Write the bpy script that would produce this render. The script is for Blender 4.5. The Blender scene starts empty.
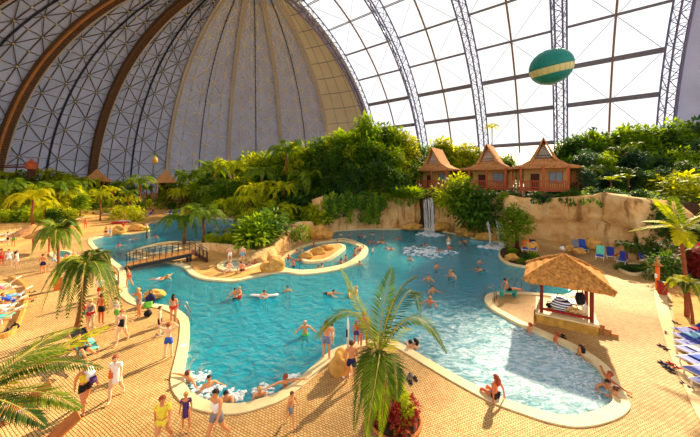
import bpy, bmesh, math, random
from mathutils import Vector, Matrix, noise, Euler
from math import sin, cos, pi, radians, sqrt, atan2
random.seed(7)
SC = bpy.context.scene
COL = SC.collection
# ------------------------------------------------------------------ camera geometry (metres; ground z = 0)
F, Y0, H = 290.5, 180.0, 8.4
YAW = 0.649
NV = Vector((sin(YAW), cos(YAW), 0))          # towards the glass side of the hall
UV = Vector((-cos(YAW), sin(YAW), 0))         # along the hall, towards the dome end
DC = NV*74.6 + UV*108.67                      # centre of the half dome
RAD, BASEZ, BAY, DPHI = 105.0, H-11.7, 34.98, 0.381
WZ = -0.10                                    # water level
def G(px, py, z=0.0):
    Y = F*(H-z)/(py-Y0)
    return Vector(((px-350)/F*Y, Y, z))
def AT(px, py, Y):
    return Vector(((px-350)/F*Y, Y, H-(py-Y0)*Y/F))
def HALL(n, u, z):
    p = NV*n + UV*u
    return Vector((p.x, p.y, z))

# ------------------------------------------------------------------ materials
def lin(c):
    return tuple((x/12.92 if x <= .04045 else ((x+.055)/1.055)**2.4) for x in [v/255 for v in c])
class NT:
    def __init__(s, name):
        s.m = bpy.data.materials.new(name); s.m.use_nodes = True
        s.t = s.m.node_tree; s.t.nodes.clear()
        s.out = s.n('ShaderNodeOutputMaterial')
    def n(s, k, **kw):
        x = s.t.nodes.new(k)
        for a, b in kw.items():
            if a in x.inputs.keys(): x.inputs[a].default_value = b
            else: setattr(x, a, b)
        return x
    def l(s, a, b): s.t.links.new(a, b)
    def ramp(s, fac, stops):
        r = s.n('ShaderNodeValToRGB'); e = r.color_ramp.elements
        while len(e) < len(stops): e.new(0.5)
        for i, (p, c) in enumerate(stops): e[i].position = p; e[i].color = (*c, 1)
        s.l(fac, r.inputs[0]); return r.outputs[0]
def mat(name, rgb, rough=.7, var=.25, scale=3.0, spec=.3, metal=0.0, bump=0.0, stretch=None):
    c = lin(rgb); k = NT(name)
    b = k.n('ShaderNodeBsdfPrincipled', Roughness=rough, Metallic=metal)
    b.inputs['Specular IOR Level'].default_value = spec
    tc = k.n('ShaderNodeTexCoord'); src = tc.outputs['Object']
    if stretch:
        mp = k.n('ShaderNodeMapping'); mp.inputs['Scale'].default_value = stretch
        k.l(src, mp.inputs[0]); src = mp.outputs[0]
    nz = k.n('ShaderNodeTexNoise', Scale=scale, Detail=5.0)
    k.l(src, nz.inputs['Vector'])
    lo = tuple(x*(1-var) for x in c); hi = tuple(min(1, x*(1+var)) for x in c)
    k.l(k.ramp(nz.outputs[0], [(.3, lo), (.7, hi)]), b.inputs['Base Color'])
    if bump:
        bp = k.n('ShaderNodeBump', Strength=bump, Distance=.05); k.l(nz.outputs[0], bp.inputs['Height']); k.l(bp.outputs[0], b.inputs['Normal'])
    k.l(b.outputs[0], k.out.inputs[0])
    return k.m
def leafmat(name, a, b, transl=.45):
    k = NT(name)
    geo = k.n('ShaderNodeNewGeometry'); oi = k.n('ShaderNodeObjectInfo')
    ad = k.n('ShaderNodeMath', operation='MULTIPLY_ADD'); k.l(geo.outputs['Random Per Island'], ad.inputs[0]); ad.inputs[1].default_value = .6
    mu = k.n('ShaderNodeMath', operation='MULTIPLY'); k.l(oi.outputs['Random'], mu.inputs[0]); mu.inputs[1].default_value = .4
    k.l(mu.outputs[0], ad.inputs[2])
    col = k.ramp(ad.outputs[0], [(0.05, lin(a)), (.95, lin(b))])
    d = k.n('ShaderNodeBsdfPrincipled', Roughness=.6); d.inputs['Specular IOR Level'].default_value = .15
    k.l(col, d.inputs['Base Color'])
    t = k.n('ShaderNodeBsdfTranslucent')
    hs = k.n('ShaderNodeHueSaturation', Hue=.48, Saturation=1.1, Value=1.5); k.l(col, hs.inputs['Color']); k.l(hs.outputs[0], t.inputs[0])
    mx = k.n('ShaderNodeMixShader', Fac=transl); k.l(d.outputs[0], mx.inputs[1]); k.l(t.outputs[0], mx.inputs[2])
    k.l(mx.outputs[0], k.out.inputs[0]); return k.m
M = {}
M['leaf_mid'] = leafmat('leaf_mid', (66, 110, 18), (150, 178, 34))
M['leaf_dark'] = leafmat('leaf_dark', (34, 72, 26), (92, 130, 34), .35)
M['leaf_light'] = leafmat('leaf_light', (120, 150, 22), (206, 206, 46))  # yellow green also stands for lit leaves, sunlight put into the colour
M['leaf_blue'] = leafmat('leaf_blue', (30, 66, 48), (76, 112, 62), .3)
M['leaf_palm'] = leafmat('leaf_palm', (56, 90, 16), (126, 150, 36), .4)
M['leaf_palm_bright'] = leafmat('leaf_palm_bright', (130, 156, 16), (206, 204, 30), .5)
M['leaf_palm_dark'] = leafmat('leaf_palm_dark', (34, 62, 16), (84, 108, 32), .3)
M['leaf_red'] = leafmat('leaf_red', (96, 24, 26), (176, 70, 44), .35)
M['leaf_banana'] = leafmat('leaf_banana', (96, 134, 20), (168, 184, 40), .35)
M['trunk'] = mat('trunk_bark', (116, 84, 52), .9, .35, 6, bump=.5)
M['trunk_red'] = mat('palm_trunk_reddish', (140, 76, 44), .85, .3, 9, bump=.4)
M['rachis'] = mat('palm_rachis', (176, 160, 64), .6, .2, 4)
M['coping'] = mat('pool_coping_stone', (232, 208, 156), .7, .1, 2.2)
M['tile'] = mat('pool_tile', (130, 218, 236), .4, .1, 1.5)
M['rock'] = None
M['thatch'] = mat('straw_thatch', (190, 132, 66), .95, .45, 7, spec=.1, bump=.8, stretch=(1, 1, .35))
M['thatch_red'] = mat('reddish_thatch', (196, 138, 86), .95, .35, 5, spec=.1, bump=.8, stretch=(1, 1, .4))
M['wood_red'] = mat('red_stained_wood', (188, 88, 48), .6, .25, 5)
M['wood_dark'] = mat('dark_wood', (84, 42, 26), .7, .3, 5)
M['wood_tan'] = mat('tan_wood', (176, 122, 62), .7, .25, 5)
M['plaster'] = mat('pale_panel_wall', (206, 160, 92), .8, .15, 3)
M['white'] = mat('white_paint', (240, 236, 226), .6, .04, 3)
M['metal'] = mat('grey_rail_metal', (120, 126, 130), .35, .1, 3, metal=.6)
M['dark_metal'] = mat('dark_rail_metal', (52, 52, 56), .5, .15, 3, metal=.3)
M['truss'] = mat('blue_grey_truss_steel', (112, 112, 146), .55, .12, 1, spec=.3)
M['purlin'] = mat('grey_purlin_steel', (128, 128, 138), .6, .1, 1)
M['mullion'] = mat('brown_mullion_steel', (136, 112, 88), .6, .1, 1)
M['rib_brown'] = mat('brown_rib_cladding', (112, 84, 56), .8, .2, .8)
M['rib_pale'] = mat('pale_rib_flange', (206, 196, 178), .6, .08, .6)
M['rib_orange_lit'] = mat('orange_lit_rib_edge', (206, 136, 70), .6, .15, .6)
M['net'] = mat('dome_net_bars', (92, 78, 62), .6, .1, 1)
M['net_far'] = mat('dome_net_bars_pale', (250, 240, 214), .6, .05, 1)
M['net_dark'] = mat('dome_dark_seam', (48, 50, 60), .7, .1, 1)
M['node'] = mat('dome_net_nodes', (230, 208, 150), .5, .08, 1)
M['shell'] = mat('dome_fabric_skylit_blue_grey', (196, 208, 238), .8, .1, .12, spec=.15)  # blue grey fabric, with the tint of the skylight put into its colour
M['shell_warm'] = mat('dome_fabric_backlit_cream', (226, 220, 190), .8, .06, .1, spec=.15)  # cream fabric, light shining through it is put into the paler colour
M['soil'] = mat('dark_soil', (70, 46, 24), .95, .4, 3)
M['terracotta'] = mat('terracotta', (196, 112, 48), .75, .15, 4)
M['orange_paint'] = mat('orange_paint', (236, 112, 36), .5, .08, 3)
M['red_paint'] = mat('dark_red_paint', (150, 30, 30), .5, .1, 3)
def foammat():
    k = NT('white_foam'); t = k.n('ShaderNodeBsdfTransparent'); d = k.n('ShaderNodeBsdfDiffuse'); d.inputs[0].default_value = (.93, .96, .97, 1)
    mx = k.n('ShaderNodeMixShader', Fac=.6); k.l(t.outputs[0], mx.inputs[1]); k.l(d.outputs[0], mx.inputs[2]); k.l(mx.outputs[0], k.out.inputs[0]); return k.m
M['foam'] = foammat()
M['gold'] = mat('dull_gold', (196, 148, 60), .5, .25, 1.5)
M['post_red'] = mat('dark_red_post', (122, 34, 24), .5, .1, 3)
M['lounger_blue'] = mat('blue_lounger_fabric', (40, 62, 168), .6, .12, 4)
M['lounger_white'] = mat('white_lounger_plastic', (238, 226, 196), .5, .05, 4)
M['navy'] = mat('navy_fabric', (28, 34, 78), .8, .15, 6)
M['black'] = mat('black_fabric', (24, 22, 26), .8, .15, 6)
M['red'] = mat('red_fabric', (206, 40, 34), .8, .12, 6)
M['orange'] = mat('orange_fabric', (238, 110, 40), .8, .12, 6)
M['purple'] = mat('purple_fabric', (78, 50, 110), .8, .15, 6)
M['grey'] = mat('grey_fabric', (126, 122, 124), .8, .15, 6)
M['blue'] = mat('blue_fabric', (44, 84, 176), .8, .15, 6)
M['lightblue'] = mat('light_blue_fabric', (120, 180, 214), .8, .12, 6)
M['green'] = mat('green_fabric', (104, 176, 60), .8, .12, 6)
M['teal'] = mat('teal_fabric', (60, 176, 160), .8, .12, 6)
M['mint'] = mat('mint_fabric', (110, 214, 188), .8, .12, 6)
M['yellow'] = mat('yellow_fabric', (240, 216, 60), .8, .1, 6)
M['cloth_white'] = mat('white_fabric', (244, 240, 232), .8, .05, 6)
M['pink'] = mat('pink_fabric', (214, 110, 130), .8, .1, 6)
M['dark_purple'] = mat('dark_purple_fabric', (70, 24, 50), .8, .15, 6)
M['skin_pale'] = mat('skin_pale', (232, 184, 144), .55, .06, 8)
M['skin_tan'] = mat('skin_tan', (216, 144, 92), .55, .06, 8)
M['skin_red'] = mat('skin_sunburnt', (206, 112, 68), .55, .06, 8)
M['hair_black'] = mat('hair_black', (30, 22, 20), .6, .2, 20)
M['hair_brown'] = mat('hair_brown', (92, 54, 30), .6, .2, 20)
M['hair_red'] = mat('hair_auburn', (150, 62, 26), .6, .2, 20)
M['hair_blond'] = mat('hair_blond', (206, 160, 84), .6, .2, 20)
M['hair_grey'] = mat('hair_grey', (196, 186, 176), .6, .1, 20)
M['eye'] = mat('eye_dark', (30, 24, 22), .3, .05, 20)
M['lip'] = mat('lip', (170, 70, 62), .5, .05, 20)
M['balloon_teal'] = mat('balloon_teal', (38, 142, 132), .5, .06, .3)
M['balloon_band'] = mat('balloon_yellow_band', (240, 222, 150), .5, .08, .6)
def striped(name, a, b, scale, axis='X'):
    k = NT(name); b_ = k.n('ShaderNodeBsdfPrincipled', Roughness=.8)
    tc = k.n('ShaderNodeTexCoord'); w = k.n('ShaderNodeTexWave', Scale=scale, bands_direction=axis); k.l(tc.outputs['Object'], w.inputs[0])
    k.l(k.ramp(w.outputs[1], [(.45, lin(a)), (.55, lin(b))]), b_.inputs['Base Color']); k.l(b_.outputs[0], k.out.inputs[0]); return k.m
M['stripes'] = striped('navy_white_stripes', (24, 30, 84), (240, 240, 240), 2.2, 'Z')
M['pattern'] = striped('patterned_navy', (34, 44, 92), (150, 160, 190), 9, 'DIAGONAL')
M['leopard'] = None
def leopard():
    k = NT('spotted_bag'); b = k.n('ShaderNodeBsdfPrincipled', Roughness=.7)
    tc = k.n('ShaderNodeTexCoord'); v = k.n('ShaderNodeTexVoronoi', Scale=9.0); k.l(tc.outputs['Object'], v.inputs[0])
    k.l(k.ramp(v.outputs[0], [(.32, lin((60, 36, 24))), (.42, lin((214, 170, 100)))]), b.inputs['Base Color']); k.l(b.outputs[0], k.out.inputs[0]); return k.m
M['leopard'] = leopard()
def rockmat():
    k = NT('carved_sandstone'); b = k.n('ShaderNodeBsdfPrincipled', Roughness=.9); b.inputs['Specular IOR Level'].default_value = .15
    tc = k.n('ShaderNodeTexCoord')
    n1 = k.n('ShaderNodeTexNoise', Scale=.5, Detail=8.0, Roughness=.65); k.l(tc.outputs['Object'], n1.inputs['Vector'])
    c1 = k.ramp(n1.outputs[0], [(.25, lin((176, 118, 64))), (.5, lin((228, 182, 118))), (.75, lin((244, 216, 164)))])
    mp = k.n('ShaderNodeMapping'); mp.inputs['Scale'].default_value = (1.2, 1.2, .16); k.l(tc.outputs['Object'], mp.inputs[0])
    n2 = k.n('ShaderNodeTexNoise', Scale=1.0, Detail=4.0); k.l(mp.outputs[0], n2.inputs['Vector'])
    st = k.ramp(n2.outputs[0], [(.34, (.34, .23, .13)), (.46, (1, 1, 1))])
    mx = k.n('ShaderNodeMix', data_type='RGBA', blend_type='MULTIPLY'); mx.inputs[0].default_value = .75
    k.l(c1, mx.inputs[6]); k.l(st, mx.inputs[7]); k.l(mx.outputs[2], b.inputs['Base Color'])
    bp = k.n('ShaderNodeBump', Strength=.8, Distance=.25)
    n3 = k.n('ShaderNodeTexNoise', Scale=1.6, Detail=8.0); k.l(tc.outputs['Object'], n3.inputs['Vector'])
    k.l(n3.outputs[0], bp.inputs['Height']); k.l(bp.outputs[0], b.inputs['Normal']); k.l(b.outputs[0], k.out.inputs[0]); return k.m
M['rock'] = rockmat()
M['boulder'] = mat('ochre_boulder', (206, 154, 78), .9, .35, 2.0, spec=.1, bump=.9)
def pavemat():
    k = NT('cobble_paving'); b = k.n('ShaderNodeBsdfPrincipled', Roughness=.75); b.inputs['Specular IOR Level'].default_value = .25
    tc = k.n('ShaderNodeTexCoord')
    mp = k.n('ShaderNodeMapping'); mp.inputs['Rotation'].default_value = (0, 0, .5); k.l(tc.outputs['Object'], mp.inputs[0])
    nd = k.n('ShaderNodeTexNoise', Scale=.35); k.l(mp.outputs[0], nd.inputs['Vector'])
    wp = k.n('ShaderNodeMix', data_type='RGBA', blend_type='LINEAR_LIGHT'); wp.inputs[0].default_value = .12
    k.l(mp.outputs[0], wp.inputs[6]); k.l(nd.outputs[1], wp.inputs[7])
    br = k.n('ShaderNodeTexBrick', Scale=1.0); br.inputs['Brick Width'].default_value = .14; br.inputs['Row Height'].default_value = .085
    br.inputs['Mortar Size'].default_value = .014; br.inputs['Mortar Smooth'].default_value = .6; br.inputs['Bias'].default_value = -.2
    br.inputs['Color1'].default_value = (*lin((230, 192, 128)), 1); br.inputs['Color2'].default_value = (*lin((206, 160, 96)), 1); br.inputs['Mortar'].default_value = (*lin((122, 76, 32)), 1)
    k.l(wp.outputs[2], br.inputs['Vector'])
    n2 = k.n('ShaderNodeTexNoise', Scale=.22, Detail=6.0, Roughness=.6); k.l(tc.outputs['Object'], n2.inputs['Vector'])
    st = k.ramp(n2.outputs[0], [(.3, (.66, .58, .48)), (.6, (1, 1, 1))])
    mx = k.n('ShaderNodeMix', data_type='RGBA', blend_type='MULTIPLY'); mx.inputs[0].default_value = 1
    k.l(br.outputs[0], mx.inputs[6]); k.l(st, mx.inputs[7]); k.l(mx.outputs[2], b.inputs['Base Color'])
    bp = k.n('ShaderNodeBump', Strength=.4, Distance=.02); k.l(br.outputs[1], bp.inputs['Height']); bp.invert = True
    k.l(bp.outputs[0], b.inputs['Normal']); k.l(b.outputs[0], k.out.inputs[0]); return k.m
M['pave'] = pavemat()
M['sand'] = mat('brown_sand', (206, 156, 90), .95, .25, 1.3, spec=.1)
M['path'] = mat('smooth_tan_path', (232, 196, 140), .8, .1, .8)
def watermat(name, col, dens, bumps=.6, milk=(.0, .52, .68), turb=.44, froth_glint=False):
    k = NT(name)
    tc = k.n('ShaderNodeTexCoord')
    n1 = k.n('ShaderNodeTexNoise', Scale=1.7, Detail=4.0, Roughness=.55, Distortion=.6); k.l(tc.outputs['Object'], n1.inputs['Vector'])
    bp = k.n('ShaderNodeBump', Strength=bumps, Distance=.5); k.l(n1.outputs[0], bp.inputs['Height'])
    n2 = k.n('ShaderNodeTexNoise', Scale=5.5, Detail=3.0, Distortion=1.0); k.l(tc.outputs['Object'], n2.inputs['Vector'])
    b2 = k.n('ShaderNodeBump', Strength=bumps*.9, Distance=.06); k.l(n2.outputs[0], b2.inputs['Height']); k.l(bp.outputs[0], b2.inputs['Normal']); bp = b2
    g = k.n('ShaderNodeBsdfGlossy', Roughness=.05); k.l(bp.outputs[0], g.inputs['Normal'])
    tr = k.n('ShaderNodeBsdfTransparent'); df = k.n('ShaderNodeBsdfDiffuse'); df.inputs[0].default_value = (*milk, 1); k.l(bp.outputs[0], df.inputs['Normal'])
    t = k.n('ShaderNodeMixShader', Fac=turb); k.l(tr.outputs[0], t.inputs[1]); k.l(df.outputs[0], t.inputs[2])
    fr = k.n('ShaderNodeFresnel', IOR=1.36); k.l(bp.outputs[0], fr.inputs['Normal'])
    mx = k.n('ShaderNodeMixShader'); k.l(fr.outputs[0], mx.inputs[0]); k.l(t.outputs[0], mx.inputs[1]); k.l(g.outputs[0], mx.inputs[2])
    if froth_glint:  # white streaks paint froth and the bright glazing mirrored in the water
        mp = k.n('ShaderNodeMapping'); mp.inputs['Rotation'].default_value = (0, 0, .6); mp.inputs['Scale'].default_value = (1, 2.2, 1); k.l(tc.outputs['Object'], mp.inputs[0])
        n3 = k.n('ShaderNodeTexNoise', Scale=1.5, Detail=10.0, Roughness=.82, Distortion=1.6); k.l(mp.outputs[0], n3.inputs['Vector'])
        ds = k.n('ShaderNodeVectorMath', operation='DISTANCE'); k.l(tc.outputs['Object'], ds.inputs[0]); ds.inputs[1].default_value = (8.2, 13.2, 0)
        mr = k.n('ShaderNodeMapRange'); k.l(ds.outputs['Value'], mr.inputs[0]); mr.inputs[1].default_value = 1.5; mr.inputs[2].default_value = 13; mr.inputs[3].default_value = .13; mr.inputs[4].default_value = -.13
        ad = k.n('ShaderNodeMath', operation='ADD'); k.l(n3.outputs[0], ad.inputs[0]); k.l(mr.outputs[0], ad.inputs[1])
        fc = k.n('ShaderNodeMapRange'); k.l(ad.outputs[0], fc.inputs[0]); fc.inputs[1].default_value = .5; fc.inputs[2].default_value = .72; fc.inputs[3].default_value = 0; fc.inputs[4].default_value = .7
        fd = k.n('ShaderNodeBsdfDiffuse'); fd.inputs[0].default_value = (.86, .95, .97, 1)
        m3 = k.n('ShaderNodeMixShader'); k.l(fc.outputs[0], m3.inputs[0]); k.l(mx.outputs[0], m3.inputs[1]); k.l(fd.outputs[0], m3.inputs[2]); mx = m3
    k.l(mx.outputs[0], k.out.inputs[0])
    va = k.n('ShaderNodeVolumeAbsorption', Density=dens); va.inputs[0].default_value = (*col, 1)
    k.l(va.outputs[0], k.out.inputs[1]); return k.m
M['water'] = watermat('pool_water', (.005, .72, .88), .42, 1.0, froth_glint=True)
M['water_pale'] = watermat('spa_water', (.3, .86, .9), .3, .6, (.55, .85, .9), .4)
def glassmat():
    k = NT('glazing_foil'); t = k.n('ShaderNodeBsdfTransparent'); t.inputs[0].default_value = (.98, .98, .97, 1)
    g = k.n('ShaderNodeBsdfGlossy', Roughness=.15); mx = k.n('ShaderNodeMixShader', Fac=.05)
    k.l(t.outputs[0], mx.inputs[1]); k.l(g.outputs[0], mx.inputs[2]); k.l(mx.outputs[0], k.out.inputs[0]); return k.m
M['glass'] = glassmat()
def scrim():
    k = NT('white_scrim'); d = k.n('ShaderNodeBsdfDiffuse'); d.inputs[0].default_value = (.9, .88, .82, 1); t = k.n('ShaderNodeBsdfTranslucent'); t.inputs[0].default_value = (.95, .93, .88, 1)
    mx = k.n('ShaderNodeMixShader', Fac=.7); k.l(d.outputs[0], mx.inputs[1]); k.l(t.outputs[0], mx.inputs[2]); k.l(mx.outputs[0], k.out.inputs[0]); return k.m
M['scrim'] = scrim()
def fallmat():
    k = NT('falling_water'); t = k.n('ShaderNodeBsdfTransparent'); d = k.n('ShaderNodeBsdfPrincipled', Roughness=.3); d.inputs['Base Color'].default_value = (.95, .95, .93, 1)
    mx = k.n('ShaderNodeMixShader', Fac=.26); k.l(t.outputs[0], mx.inputs[1]); k.l(d.outputs[0], mx.inputs[2]); k.l(mx.outputs[0], k.out.inputs[0]); return k.m
M['fall'] = fallmat()

# ------------------------------------------------------------------ mesh helpers
class MB:
    def __init__(s): s.v = []; s.f = []; s.mi = []
    def add(s, vs, fs, mi=0):
        b = len(s.v); s.v += [tuple(x) for x in vs]; s.f += [tuple(b+i for i in f) for f in fs]; s.mi += [mi]*len(fs); return s
    def box(s, c, d, R=None, mi=0):
        vs = []
        for z in (-.5, .5):
            for x, y in ((-.5, -.5), (.5, -.5), (.5, .5), (-.5, .5)):
                p = Vector((x*d[0], y*d[1], z*d[2]))
                if R is not None: p = R @ p
                vs.append(Vector(c)+p)
        return s.add(vs, [(3, 2, 1, 0), (4, 5, 6, 7), (0, 1, 5, 4), (1, 2, 6, 5), (2, 3, 7, 6), (3, 0, 4, 7)], mi)
    def bar(s, a, b, w, h=None, mi=0):
        a = Vector(a); b = Vector(b); d = (b-a); L = d.length
        if L < 1e-6: return s
        return s.box((a+b)/2, (w, h or w, L), d.to_track_quat('Z', 'Y').to_matrix(), mi)
    def tube(s, pts, rs, n=6, mi=0, cap=True):
        pts = [Vector(p) for p in pts]
        if not hasattr(rs, '__len__'): rs = [rs]*len(pts)
        vs = []; fs = []; N = len(pts)
        up = None
        for i, p in enumerate(pts):
            d = (pts[min(i+1, N-1)]-pts[max(i-1, 0)]).normalized()
            if up is None: up = d.orthogonal().normalized()
            else: up = (up - d*up.dot(d)); up = up.normalized() if up.length > 1e-5 else d.orthogonal().normalized()
            w = d.cross(up)
            for k in range(n):
                a = 2*pi*k/n; vs.append(p+(up*cos(a)+w*sin(a))*rs[i])
        for i in range(N-1):
            for k in range(n):
                fs.append((i*n+k, i*n+(k+1) % n, (i+1)*n+(k+1) % n, (i+1)*n+k))
        if cap: fs.append(tuple(range(n-1, -1, -1))); fs.append(tuple(range((N-1)*n, N*n)))
        return s.add(vs, fs, mi)
    def lathe(s, prof, n=16, c=(0, 0, 0), mi=0):
        vs = []; fs = []; c = Vector(c)
        for r, z in prof:
            for k in range(n): vs.append(c+Vector((r*cos(2*pi*k/n), r*sin(2*pi*k/n), z)))
        for i in range(len(prof)-1):
            for k in range(n): fs.append((i*n+k, i*n+(k+1) % n, (i+1)*n+(k+1) % n, (i+1)*n+k))
        if prof[0][0] > 1e-4: fs.append(tuple(range(n-1, -1, -1)))
        if prof[-1][0] > 1e-4: fs.append(tuple(range((len(prof)-1)*n, len(prof)*n)))
        return s.add(vs, fs, mi)
    def ico(s, c, r, sub=2, sc=(1, 1, 1), nz=0.0, nf=1.0, mi=0, seed=0):
        bm = bmesh.new(); bmesh.ops.create_icosphere(bm, subdivisions=sub, radius=1)
        vs = []
        for v in bm.verts:
            p = v.co.copy()
            k = 1+nz*noise.noise(p*nf+Vector((seed*3.1, seed*1.7, seed)))
            vs.append(Vector(c)+Vector((p.x*sc[0], p.y*sc[1], p.z*sc[2]))*r*k)
        fs = [tuple(v.index for v in f.verts) for f in bm.faces]; bm.free()
        return s.add(vs, fs, mi)
    def mesh(s, name, mats, smooth=False):
        me = bpy.data.meshes.new(name); me.from_pydata(s.v, [], s.f)
        for m in (mats if isinstance(mats, (list, tuple)) else [mats]): me.materials.append(m)
        if any(s.mi): me.polygons.foreach_set('material_index', s.mi)
        if smooth: me.polygons.foreach_set('use_smooth', [True]*len(me.polygons))
        me.update(); return me
    def obj(s, name, mats, parent=None, smooth=False):
        return link(bpy.data.objects.new(name, s.mesh(name, mats, smooth)), parent)
def link(o, parent=None):
    COL.objects.link(o)
    if parent is not None: o.parent = parent
    return o
def tag(o, label, cat=None, group=None, kind=None):
    if label: o['label'] = label
    if cat: o['category'] = cat
    if group: o['group'] = group
    if kind: o['kind'] = kind
    return o
def struct(o, label, cat): return tag(o, label, cat, None, 'structure')
def empty(name, loc=(0, 0, 0), rz=0.0):
    o = bpy.data.objects.new(name, None); o.location = loc; o.rotation_euler = (0, 0, rz); o.empty_display_size = .2
    return link(o)
def copy_tree(o, loc=None, rz=None, sc=None, parent=None):
    c = o.copy(); COL.objects.link(c); c.parent = parent
    for ch in list(o.children): copy_tree(ch, parent=c)
    if loc is not None: c.location = loc
    if rz is not None: c.rotation_euler = (0, 0, rz)
    if sc is not None: c.scale = sc if hasattr(sc, '__len__') else (sc, sc, sc)
    return c
def paint(o, m, slot=0):
    o.material_slots[slot].link = 'OBJECT'; o.material_slots[slot].material = m
def smooth_closed(pts, n=5):
    out = []; N = len(pts)
    for i in range(N):
        p0, p1, p2, p3 = pts[i-1], pts[i], pts[(i+1) % N], pts[(i+2) % N]
        for k in range(n):
            t = k/n
            out.append(.5*((2*p1)+(p2-p0)*t+(2*p0-5*p1+4*p2-p3)*t*t+(3*p1-p0-3*p2+p3)*t**3))
    return out
def area(p): return .5*sum(p[i-1].x*p[i].y-p[i].x*p[i-1].y for i in range(len(p)))
def offset(pts, d):                      # outward for a positive d
    s = 1 if area(pts) > 0 else -1; out = []; N = len(pts)
    for i in range(N):
        t = (pts[(i+1) % N]-pts[i-1]); t.z = 0; t.normalize()
        out.append(pts[i]+Vector((t.y, -t.x, 0))*s*d)
    return out
def fill(loops, z):                      # triangulated flat area, first loop is the outside
    bm = bmesh.new(); edges = []
    for lp in loops:
        vs = [bm.verts.new((p.x, p.y, z)) for p in lp]
        for i in range(len(vs)): edges.append(bm.edges.new((vs[i-1], vs[i])))
    bmesh.ops.triangle_fill(bm, use_beauty=True, use_dissolve=False, edges=edges, normal=(0, 0, 1))
    bm.normal_update()
    for f in bm.faces:
        if f.normal.z < 0: f.normal_flip()
    bm.verts.ensure_lookup_table(); bm.verts.index_update()
    r = [v.co.copy() for v in bm.verts], [tuple(v.index for v in f.verts) for f in bm.faces]; bm.free(); return r
def prism(mb, loop, z0, z1, mi=0):
    vs, fs = fill([loop], z1); mb.add(vs, fs, mi)
    vs2 = [Vector((v.x, v.y, z0)) for v in vs]; mb.add(vs2, [f[::-1] for f in fs], mi)
    N = len(loop); s = area(loop) > 0
    lo = [Vector((p.x, p.y, z0)) for p in loop]; hi = [Vector((p.x, p.y, z1)) for p in loop]
    fs = [(i, (i+1) % N, N+(i+1) % N, N+i) for i in range(N)]
    mb.add(lo+hi, fs if s else [f[::-1] for f in fs], mi)
def ringstrip(mb, inner, outer, z0, z1):
    N = len(inner)
    a = [Vector((p.x, p.y, z1)) for p in inner]; b = [Vector((p.x, p.y, z1)) for p in outer]
    c = [Vector((p.x, p.y, z0)) for p in inner]; d = [Vector((p.x, p.y, z0)) for p in outer]
    fs = []
    for i in range(N):
        j = (i+1) % N
        fs += [(i, j, N+j, N+i), (2*N+i, 2*N+j, j, i), (N+i, N+j, 3*N+j, 3*N+i)]
    mb.add(a+b+c+d, fs)

# ------------------------------------------------------------------ camera, light
cam = bpy.data.cameras.new('camera'); cam.sensor_width = 36; cam.lens = F*36/700; cam.shift_y = -(218.5-Y0)/700
cam.clip_end = 1000
co = link(bpy.data.objects.new('camera', cam)); co.location = (0, 0, H); co.rotation_euler = (pi/2, 0, 0); SC.camera = co
w = bpy.data.worlds.new('bright_overcast'); SC.world = w; w.use_nodes = True
wn = w.node_tree; bg = wn.nodes['Background']
wtc = wn.nodes.new('ShaderNodeTexCoord'); wnz = wn.nodes.new('ShaderNodeTexNoise'); wnz.inputs['Scale'].default_value = 2.2; wnz.inputs['Detail'].default_value = 5
wn.links.new(wtc.outputs['Generated'], wnz.inputs['Vector'])
wr = wn.nodes.new('ShaderNodeValToRGB'); wr.color_ramp.elements[0].position = .35; wr.color_ramp.elements[1].position = .62
wr.color_ramp.elements[0].color = (.93, .93, .99, 1); wr.color_ramp.elements[1].color = (1, .985, .955, 1)
wn.links.new(wnz.outputs[0], wr.inputs[0]); wn.links.new(wr.outputs[0], bg.inputs[0])
bg.inputs[1].default_value = 1.55
SUN_AZ = math.atan((585-350)/F); SUN_EL = radians(29.5)
sd = Vector((sin(SUN_AZ)*cos(SUN_EL), cos(SUN_AZ)*cos(SUN_EL), sin(SUN_EL)))
sl = bpy.data.lights.new('sun', 'SUN'); sl.energy = 15.5; sl.color = (1, .82, .56); sl.angle = radians(1.2)
so = link(bpy.data.objects.new('sun', sl)); so.rotation_euler = sd.to_track_quat('Z', 'Y').to_euler(); so.location = sd*160
SC.view_settings.view_transform = 'Standard'; SC.view_settings.look = 'None'; SC.view_settings.gamma = 1; SC.view_settings.use_curve_mapping = False
SC.view_settings.exposure = -0.3

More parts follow.
